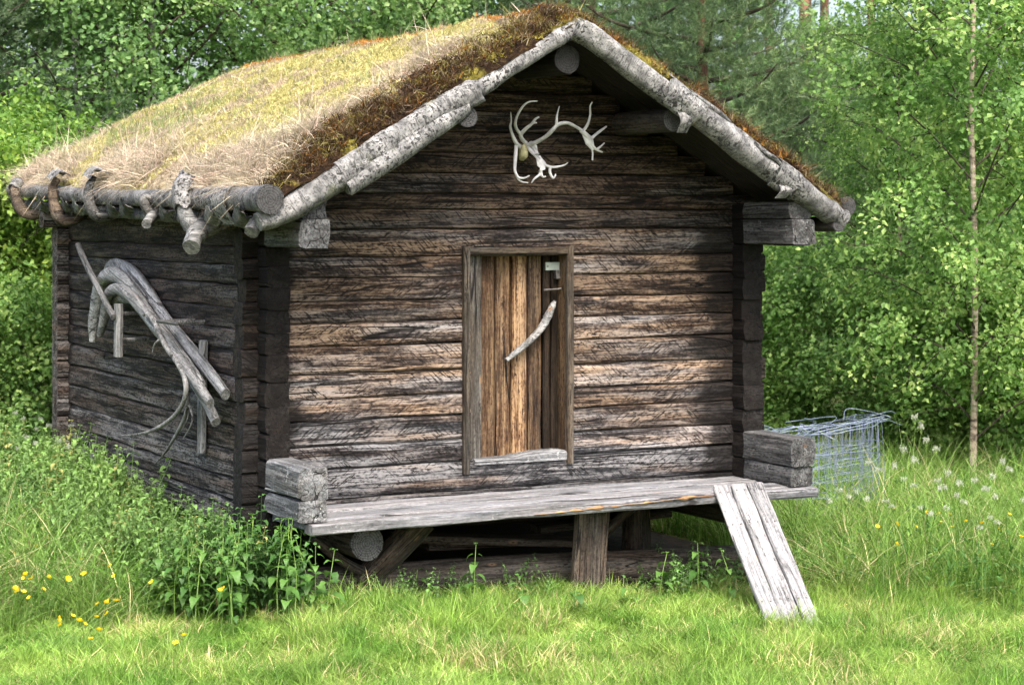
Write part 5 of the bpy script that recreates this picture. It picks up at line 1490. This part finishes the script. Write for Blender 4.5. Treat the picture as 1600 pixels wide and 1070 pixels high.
def build_grass():
    r = np.random.default_rng(17)
    lawn = [blades_mesh('lawn_patch', 1350, 0.070, .75, 0.0031, 0, 0.85, M['grass'], 200 + k, 2, 1.3, tile=0.17) for k in range(5)]
    tall = [blades_mesh('meadow_patch', 330, 0.34, .55, 0.0036, 0, 0.85, M['grass'], 220 + k, 4, 1.4, tile=0.19) for k in range(5)]
    def grid(x0, x1, y0, y1, st):
        gx, gy = np.meshgrid(np.arange(x0, x1, st), np.arange(y0, y1, st)); gx = gx.ravel(); gy = gy.ravel()
        return gx + r.uniform(-.2, .2, len(gx)) * st, gy + r.uniform(-.2, .2, len(gx)) * st
    # --- mown grass in front
    x, y = grid(-6, 6, 8.9, 14.0, 0.265); n = len(x)
    lx, ly = house_local(x, y)
    tn = tall_mask(x, y)
    bare = vg.fbm(x * 1.1 + 3, y * 1.4, 3)
    k = ~((lx > -.1) & (lx < 3.5) & (ly > -0.42) & (ly < 4.3)) & (tn < .85)
    x, y, tn = x[k], y[k], tn[k]; n = len(x)
    tint = np.ones((n, 3)) * r.uniform(.82, 1.15, (n, 1))
    rot = np.stack([r.normal(0, .05, n), r.normal(0, .05, n), r.uniform(0, 6.28, n)], 1)
    sh = np.clip(1 + .8 * vg(x * 2.1, y * 2.1), .45, 1.7) * r.uniform(.75, 1.2, n) * (1 + .9 * tn)
    o = scatter('lawn_grass', np.stack([x, y, gz(x, y)], 1), rot, np.stack([np.ones(n), np.ones(n), sh], 1), r.integers(0, 5, n), tint, lawn)
    tag(o, 'short yellow-green mown grass in front of the storehouse', 'grass', kind='stuff')
    # --- uncut meadow
    x, y = grid(-9, 9, 9.6, 22.0, 0.28); n = len(x)
    lx, ly = house_local(x, y); tn = tall_mask(x, y)
    k = (r.random(n) * .8 + .1 < tn) & ~((lx > -.40 - .3 * r.random(n)) & (lx < 3.6) & (ly > -0.6) & (ly < 4.45))
    x, y, tn = x[k], y[k], tn[k]; n = len(x)
    tint = np.array([(0.80, 0.86, 0.9)]) * r.uniform(.8, 1.15, (n, 1))
    rot = np.stack([r.normal(0, .10, n), r.normal(0, .10, n), r.uniform(0, 6.28, n)], 1)
    s = r.uniform(.7, 1.15, n) * (.5 + .5 * tn)
    o = scatter('meadow_grass', np.stack([x, y, gz(x, y)], 1), rot, np.stack([np.ones(n), np.ones(n), s], 1), r.integers(0, 5, n), tint, tall)
    tag(o, 'tall green meadow grass beside and behind the storehouse', 'grass', kind='stuff')

def tall_mask(x, y):
    """0 mown .. 1 uncut: left strip along the wall, right bank behind the ramp, everything behind"""
    lx, ly = house_local(x, y)
    sm = lambda t: np.clip(t, 0, 1) ** 2 * (3 - 2 * np.clip(t, 0, 1))
    w_ = .35 * vg.fbm(x * 1.2, y * 1.2, 3)
    right = sm((y - 12.15 + w_ - 0.10 * (x - 1.5)) / .9) * sm((lx - 2.9) / .4)
    left = sm((y - 10.75 + w_) / 1.0) * sm((-1.55 - x + w_) / .6)
    back = sm((y - 15.5) / 1.0)
    return np.maximum(np.maximum(right, left), back)
build_grass()

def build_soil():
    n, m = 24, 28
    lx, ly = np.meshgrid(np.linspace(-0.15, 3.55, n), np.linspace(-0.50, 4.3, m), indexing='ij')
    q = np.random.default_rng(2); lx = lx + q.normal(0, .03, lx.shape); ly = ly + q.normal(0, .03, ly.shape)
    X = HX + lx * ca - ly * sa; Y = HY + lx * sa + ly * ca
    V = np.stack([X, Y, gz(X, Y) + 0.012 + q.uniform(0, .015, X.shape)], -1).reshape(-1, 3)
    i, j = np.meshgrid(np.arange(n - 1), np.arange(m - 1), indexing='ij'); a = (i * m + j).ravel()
    o = mobj('bare_soil_shade', fast_mesh('bare_soil_shade', V, np.stack([a, a + m, a + m + 1, a + 1], 1), mat_simple('dark_soil_shade', (0.010, 0.008, 0.006), (0.035, 0.026, 0.018), 14, 0.95, 0.9), True))  # bare soil, coloured extra dark to paint in the shade under the house
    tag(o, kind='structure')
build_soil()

# --- nettles
def nettle_leaf_mesh(name, mat, L=0.085, W=0.052, seed=0, cheap=False):
    """toothed heart-shaped leaf, base at the origin, tip along +x, drooping"""
    r = np.random.default_rng(seed)
    ts = np.linspace(0, 1, 8) if not cheap else np.array([0, .28, .62, 1])
    half = W * 0.5 * (np.array([0.30, 0.92, 1.0, .92, .76, .55, .30, 0.0]) if not cheap else np.array([.45, 1.0, .75, 0]))
    V = []; F = []
    for i, t in enumerate(ts):
        z = 0.012 * math.sin(math.pi * t) - 0.30 * L * t * t
        tooth = 1.0 + (0.10 if i % 2 else -0.06)
        hw = half[i] * tooth
        V += [(L * t - 0.08 * L * (i % 2), hw, z + 0.18 * hw), (L * t, 0, z - .002), (L * t - 0.08 * L * (i % 2), -hw, z + 0.18 * hw)]
        if i:
            a = 3 * (i - 1); F += [(a, a + 1, a + 4, a + 3), (a + 1, a + 2, a + 5, a + 4)]
    return fast_mesh(name, np.array(V), np.array(F), mat, True, {'rnd': np.full(len(V), r.uniform(.1, .9))})

def nettle_layout(r, h):
    """list of (z, azimuth, scale, droop) of the leaves"""
    out = []; n = int(h / 0.055); az = r.uniform(0, 3.14)
    for i in range(n):
        t = (i + 1) / n
        if t < .22: continue
        az += math.pi / 2 + r.normal(0, .2)
        s = np.interp(t, [0.2, .45, .75, 1], [0.9, 1.25, 1.0, .45]) * r.uniform(.85, 1.15)
        for q in (0, math.pi): out.append((h * t, az + q + r.normal(0, .2), s * r.uniform(.8, 1.1), r.uniform(-.2, .6) - (0.5 * (t > .93))))
    return out

def build_nettles():
    r = np.random.default_rng(23)
    def stem_mesh(h, seed, mat):
        q = np.random.default_rng(seed); P = catmull([(0, 0, -.03), (q.normal(0, .01), q.normal(0, .01), h * .5), (q.normal(0, .02), q.normal(0, .02), h)], 4)
        return tube(P, np.linspace(.0042, .0018, len(P)), 5, caps=False), P
    # mass: joined plants used as instances
    var = []
    for k in range(6):
        q = np.random.default_rng(70 + k); h = q.uniform(.62, .80); (V, F), P = stem_mesh(h, k, None)
        Vs = [V]; Fs = [np.array(F)]; rn = [np.full(len(V), .4)]; off = len(V)
        lf = nettle_leaf_mesh('tmp', None, .082, .052, k, True); lv = np.array([v.co[:] for v in lf.vertices]); lF = np.array([p.vertices[:] for p in lf.polygons])
        for (z, az, s, dr) in nettle_layout(q, h):
            Rm = np.array(Matrix.Rotation(az, 3, 'Z') @ Matrix.Rotation(dr, 3, 'Y'))
            base = np.array([np.interp(z, P[:, 2], P[:, 0]), np.interp(z, P[:, 2], P[:, 1]), z])
            W_ = (lv + (0.02, 0, 0)) * s @ Rm.T + base
            Vs.append(W_); Fs.append(lF + off); off += len(W_); rn.append(np.full(len(W_), q.uniform(0, 1)))
        var.append(fast_mesh('nettle_piece', np.concatenate(Vs), [np.concatenate(Fs)], M['nettle_inst'], True, {'rnd': np.concatenate(rn)}))
        bpy.data.meshes.remove(lf)
    n = 1700
    a = r.uniform(-0.2, 5.4, n); d = np.abs(r.normal(0, 1, n)) * 0.75 + 0.08        # along the side wall and away from it
    lx = -0.30 - d; ly = a
    e = 260; lx = np.concatenate([lx, r.uniform(-1.25, -0.2, e)]); ly = np.concatenate([ly, r.uniform(-0.75, 0.2, e)])
    X = HX + lx * ca - ly * sa; Y = HY + lx * sa + ly * ca
    keep = (lx > -2.1) & ((Y > 11.9 + 0.35 * vg(X * 3, Y * 3)) | (lx > -0.95)) & (Y > 11.4) & ((ly > -0.1) | (lx < -.25)); X, Y, lx, ly = X[keep], Y[keep], lx[keep], ly[keep]; n = len(X)
    edge = np.interp(-lx, [0.3, 0.7, 1.3, 2.1], [1.0, .92, .62, .38]) * np.interp(ly, [-.8, 0.2, 1.0], [.72, .85, 1.0])
    f = np.clip(.45 + .9 * vg.fbm(X * 1.5, Y * 1.5, 3), 0, 1)[:, None]
    f = np.clip(f + np.clip((ly[:, None] - 0.8) * .22, -.35, .45), 0, 1)
    tint = (np.array([(0.050, 0.120, 0.030)]) * (1 - f) + np.array([(0.19, 0.32, 0.085)]) * f) * r.uniform(.65, 1.25, (n, 1))
    tint = np.where((r.random(n) < .06)[:, None], np.array([(0.30, 0.30, 0.10)]), tint)
    rot = np.stack([r.normal(0, .12, n), r.normal(0, .12, n), r.uniform(0, 6.28, n)], 1)
    hs = r.uniform(.65, 1.1, n) * edge * np.clip(1 - .28 * np.exp(-((ly - .9) / .8) ** 2) * (lx > -.8), .6, 1)
    o = bake('nettle_bed', np.stack([X, Y, gz(X, Y)], 1), rot, hs, r.integers(0, 6, n), tint, var)
    tag(o, 'dense bed of nettles along the side wall', 'nettles', kind='stuff')
    # single plants one can pick out: nearest the corner and in front of the stilts
    leafs = [nettle_leaf_mesh('leaf', M['nettle'], .092, .060, 100 + k) for k in range(9)]
    # weeds crowding the shade under the porch edge
    m = 260; wx = r.uniform(0.05, 3.9, m); wy = -0.75 + np.abs(r.normal(0, .22, m)); k = (wx < 1.5) | (wx > 1.95); k &= r.random(m) < np.interp(wx, [0, .6, 1.6, 2.1, 3.9], [.8, .35, .35, .9, 1.0])
    wx, wy = wx[k], wy[k]; m = len(wx); WX = HX + wx * ca - wy * sa; WY = HY + wx * sa + wy * ca
    o = bake('shade_weeds', np.stack([WX, WY, gz(WX, WY)], 1), np.stack([r.normal(0, .25, m), r.normal(0, .25, m), r.uniform(0, 6.28, m)], 1), r.uniform(.16, .42, m) * np.interp(wx, [0, 2, 3], [.8, 1, 1.25]), r.integers(0, 6, m),
             np.array([(0.10, 0.20, 0.05)]) * r.uniform(.5, 1.4, (m, 1)), var)
    tag(o, 'low weeds in the shade under the porch edge', 'weeds', kind='stuff')
    # small broad weeds through the lawn
    m = 900; WX = r.uniform(-4.5, 4.5, m); WY = r.uniform(9.6, 12.2, m); k = vg.fbm(WX * 1.7 + 30, WY * 1.7, 2) > .05; WX, WY = WX[k], WY[k]; m = len(WX)
    o = bake('lawn_weeds', np.stack([WX, WY, gz(WX, WY) - .02], 1), np.stack([r.normal(0, .5, m), r.normal(0, .5, m), r.uniform(0, 6.28, m)], 1), r.uniform(.10, .22, m), r.integers(0, 6, m),
             np.array([(0.16, 0.27, 0.09)]) * r.uniform(.6, 1.3, (m, 1)), var)
    tag(o, 'small broad-leaved weeds scattered through the lawn', 'weeds', kind='stuff')
    def single(x, y, h, label, grp, s=1.0):
        root = empty('nettle_plant', (x, y, float(gz(x, y))), (r.normal(0, .06), r.normal(0, .06), r.uniform(0, 6.28)))
        tag(root, label, 'nettle', grp)
        (V, F), P = stem_mesh(h, int(r.integers(1e6)), None); mb = MB(); mb.add(V, F)
        mobj('stem', mb.mesh('stem', M['stem'], True), root)
        for (z, az, sc_, dr) in nettle_layout(r, h):
            o = mobj('leaf', leafs[int(r.integers(9))], root, (np.interp(z, P[:, 2], P[:, 0]) + .015 * math.cos(az), np.interp(z, P[:, 2], P[:, 1]) + .015 * math.sin(az), z), (0, dr, az))
            o.scale = (sc_ * s,) * 3
    G = 'nettles at the near corner'
    for k in range(34):
        lx = -0.92 + 0.78 * ((k * 0.618) % 1.0); ly = -0.80 + 0.55 * r.random() - .15 * (k % 3)
        p = l2w((lx, ly, 0)); single(p[0], p[1], np.interp(lx, [-1.2, -.6, -.15], [.42, .56, .50]) * r.uniform(.85, 1.1), 'dark green nettle plant in the clump at the near corner', G, .82)
    spots = [(474, 905, .52, 'tall nettle growing under the left end of the porch'), (742, 945, .36, 'nettle standing alone under the middle of the porch'),
             (655, 935, .17, 'small nettle between the round beam and the plank post'), (820, 958, .22, 'small nettle left of the plank post'),
             (900, 965, .20, 'small nettle at the foot of the plank post'), (560, 930, .16, 'low nettle in front of the ground sleeper at left'),
             (1140, 950, .36, 'nettle in the shade beside the ramp'), (1090, 935, .34, 'nettle behind the left edge of the ramp'), (1030, 940, .30, 'nettle in the dark right of the plank post'),
             (985, 955, .20, 'small nettle right of the plank post')]
    for px, py, h, lab in spots:
        Y = 12.3
        for _ in range(4): Y = (CAM_Z - float(gz(px_x(px, Y), Y))) * F_PX / (py - HOR)
        single(px_x(px, Y), Y, h, lab, None, .85)
build_nettles()

# --- flowers
def build_flowers():
    r = np.random.default_rng(29)
    def petal_mesh():
        V = []; F = []; 
        for k in range(5):
            a = 2 * math.pi * k / 5; d = np.array([math.cos(a), math.sin(a), 0]); s = np.array([-d[1], d[0], 0]); o = len(V)
            V += [(0, 0, 0), d * .008 + s * .008 + (0, 0, .004), d * .015 + s * .006 + (0, 0, .010), d * .015 - s * .006 + (0, 0, .010), d * .008 - s * .008 + (0, 0, .004)]
            F.append((o, o + 4, o + 3, o + 2, o + 1))
        return fast_mesh('flower', np.array([np.asarray(v, float) for v in V]), np.array(F), M['petal'], False, {'rnd': r.random(len(V))})
    fl = petal_mesh()
    stems = []
    for k in range(4):
        V, F = tube(catmull([(0, 0, -.02), (r.normal(0, .02), r.normal(0, .02), .5), (r.normal(0, .04), r.normal(0, .04), 1)], 4), .0016, 4, caps=False); mb = MB(); mb.add(V, F)
        stems.append((mb.mesh('stem', M['stem'], True), V[-4:].mean(0)))
    def cup(x, y, h, lab, grp, s=1.0):
        root = empty('buttercup', (x, y, float(gz(x, y)))); tag(root, lab, 'flower', grp)
        sm, tip = stems[int(r.integers(4))]
        o = mobj('stem', sm, root); o.scale = (1, 1, h)
        f = mobj('flower', fl, root, (tip[0], tip[1], h), (r.normal(0, .5) + .35, r.normal(0, .4), r.uniform(0, 6.28))); f.scale = (s,) * 3
    def at(px, py, h):
        """ground point under a flower head seen at (px, py) when the stem is h tall"""
        Y = (CAM_Z - h) * F_PX / (py - HOR); x = px_x(px, Y)
        return x, Y
    L1 = 'yellow buttercup in the grass at the left edge'; G1 = 'buttercups at left'
    for (px, py) in [(8, 905), (16, 912), (20, 903), (6, 920), (14, 925), (36, 922), (50, 920), (34, 933), (46, 855), (100, 838), (125, 870), (156, 881), (150, 868), (100, 905), (104, 902),
                     (193, 823), (197, 828), (188, 850), (224, 847), (229, 827), (247, 840), (150, 940), (148, 941), (112, 958), (92, 972), (98, 980), (90, 976), (117, 970), (135, 964), (136, 980),
                     (120, 950), (167, 901), (226, 912), (57, 972), (80, 970), (42, 802), (5, 862), (10, 873), (268, 985), (272, 994), (140, 990), (75, 898), (325, 922), (345, 918),
                     (20, 690), (35, 700), (60, 690), (12, 715), (45, 720), (8, 740)]:
        h = .28 if py < 940 else .2
        x, y = at(px, py, h); cup(x, y, h, L1, G1, r.uniform(.7, 1.25))
    L2 = 'yellow buttercup in the tall grass at right'; G2 = 'buttercups at right'
    for (px, py) in [(1362, 788), (1388, 760), (1440, 768), (1452, 775), (1460, 783), (1476, 770), (1385, 790), (1381, 814), (1470, 790), (1538, 815), (1500, 780), (1545, 800), (1520, 790), (1580, 810), (1420, 790), (1560, 770)]:
        x, y = at(px, py, .4); cup(x, y, .4, L2, G2, r.uniform(.7, 1.2))
    for (px, py, lab) in [(150, 942, 'large yellow dandelion head in the left foreground grass'), (1270, 1057, None)]:
        if lab is None: continue
        x, y = at(px, py, .2)
        root = empty('dandelion', (x, y, float(gz(x, y)))); tag(root, lab, 'flower')
        o = mobj('stem', stems[0][0], root); o.scale = (1, 1, .2)
        me = blades_mesh('flower', 40, .02, .2, .0022, .002, 1.2, M['petal'], 3, 1); mobj('flower', me, root, (stems[0][1][0], stems[0][1][1], .195))
    # cow parsley
    um = []
    for k in range(3):
        mb = MB(); P = catmull([(0, 0, -.02), (.02 * k, .01, .3), (.05, -.02 * k, .62)], 5); V, F = tube(P, np.linspace(.004, .002, len(P)), 4, caps=False); mb.add(V, F)
        heads = [P[-1], P[-1] + (.12, .03, -.04), P[-1] + (-.11, .05, -.07)][:2 + k % 2]
        for hd in heads[1:]:
            V, F = tube([P[len(P) * 2 // 3], (P[len(P) * 2 // 3] + hd) / 2 + (0, 0, -.02), hd], .0018, 3, caps=False); mb.add(V, F)
        ums = []
        for hd in heads:
            Vs = []; Fs = []; n = 0
            for j in range(13):
                a = r.uniform(0, 6.28); rr = .042 * math.sqrt(r.random()); c = np.array(hd) + (rr * math.cos(a), rr * math.sin(a), .025 - 2.2 * rr * rr)
                V, F = tube([np.array(hd) + (0, 0, -.01), c], .0009, 3, caps=False); mb.add(V, F)
                q, f = leaves_np(c + r.normal(0, .006, (8, 3)), r, .010, 0, .9); Vs.append(q); Fs.append(f + n); n += len(q)
            ums.append(fast_mesh('umbel', np.concatenate(Vs), np.concatenate(Fs), M['umbel'], False, {'rnd': r.random(n)}))
        lv, lf = leaves_np(np.array([P[4]] * 26) + r.normal(0, .07, (26, 3)), r, .07, .3, .35)
        um.append((mb.mesh('stem', M['stem'], True), ums,
                   fast_mesh('leaves', lv, lf, M['nettle'], False, {'rnd': r.random(len(lv))}), P[-1]))
    def parsley(px, py, h, lab, grp, k):
        x, y = at(px, py, h); root = empty('cow_parsley', (x, y, float(gz(x, y))), (0, 0, r.uniform(-.6, .6))); root.scale = (.55, .55, h / .64)
        tag(root, lab, 'flower', grp)
        mobj('stem', um[k][0], root); mobj('leaves', um[k][2], root)
        for me in um[k][1]: mobj('umbel', me, root)
    L3 = 'white cow parsley umbels in the tall grass at right'; G3 = 'cow parsley at right'
    for i, (px, py, h) in enumerate([(1425, 622, 1.05), (1405, 670, .95), (1440, 655, .95), (1460, 720, .75), (1488, 740, .7), (1515, 715, .8), (1536, 730, .75), (1475, 705, .85), (1405, 715, .7), (1330, 735, .7), (1305, 735, .65), (1350, 690, .8), (1380, 752, .6), (1560, 690, .85), (1590, 745, .7), (1430, 760, .6), (1540, 775, .55)]):
        parsley(px, py, h, L3, G3, i % 3)
    L4 = 'white cow parsley above the nettles at left'; G4 = 'cow parsley at left'
    for i, (px, py, h) in enumerate([(18, 645, .75), (60, 655, .7), (108, 662, .7), (85, 690, .7), (35, 680, .7)]):
        parsley(px, py, h, L4, G4, i % 3)
build_flowers()
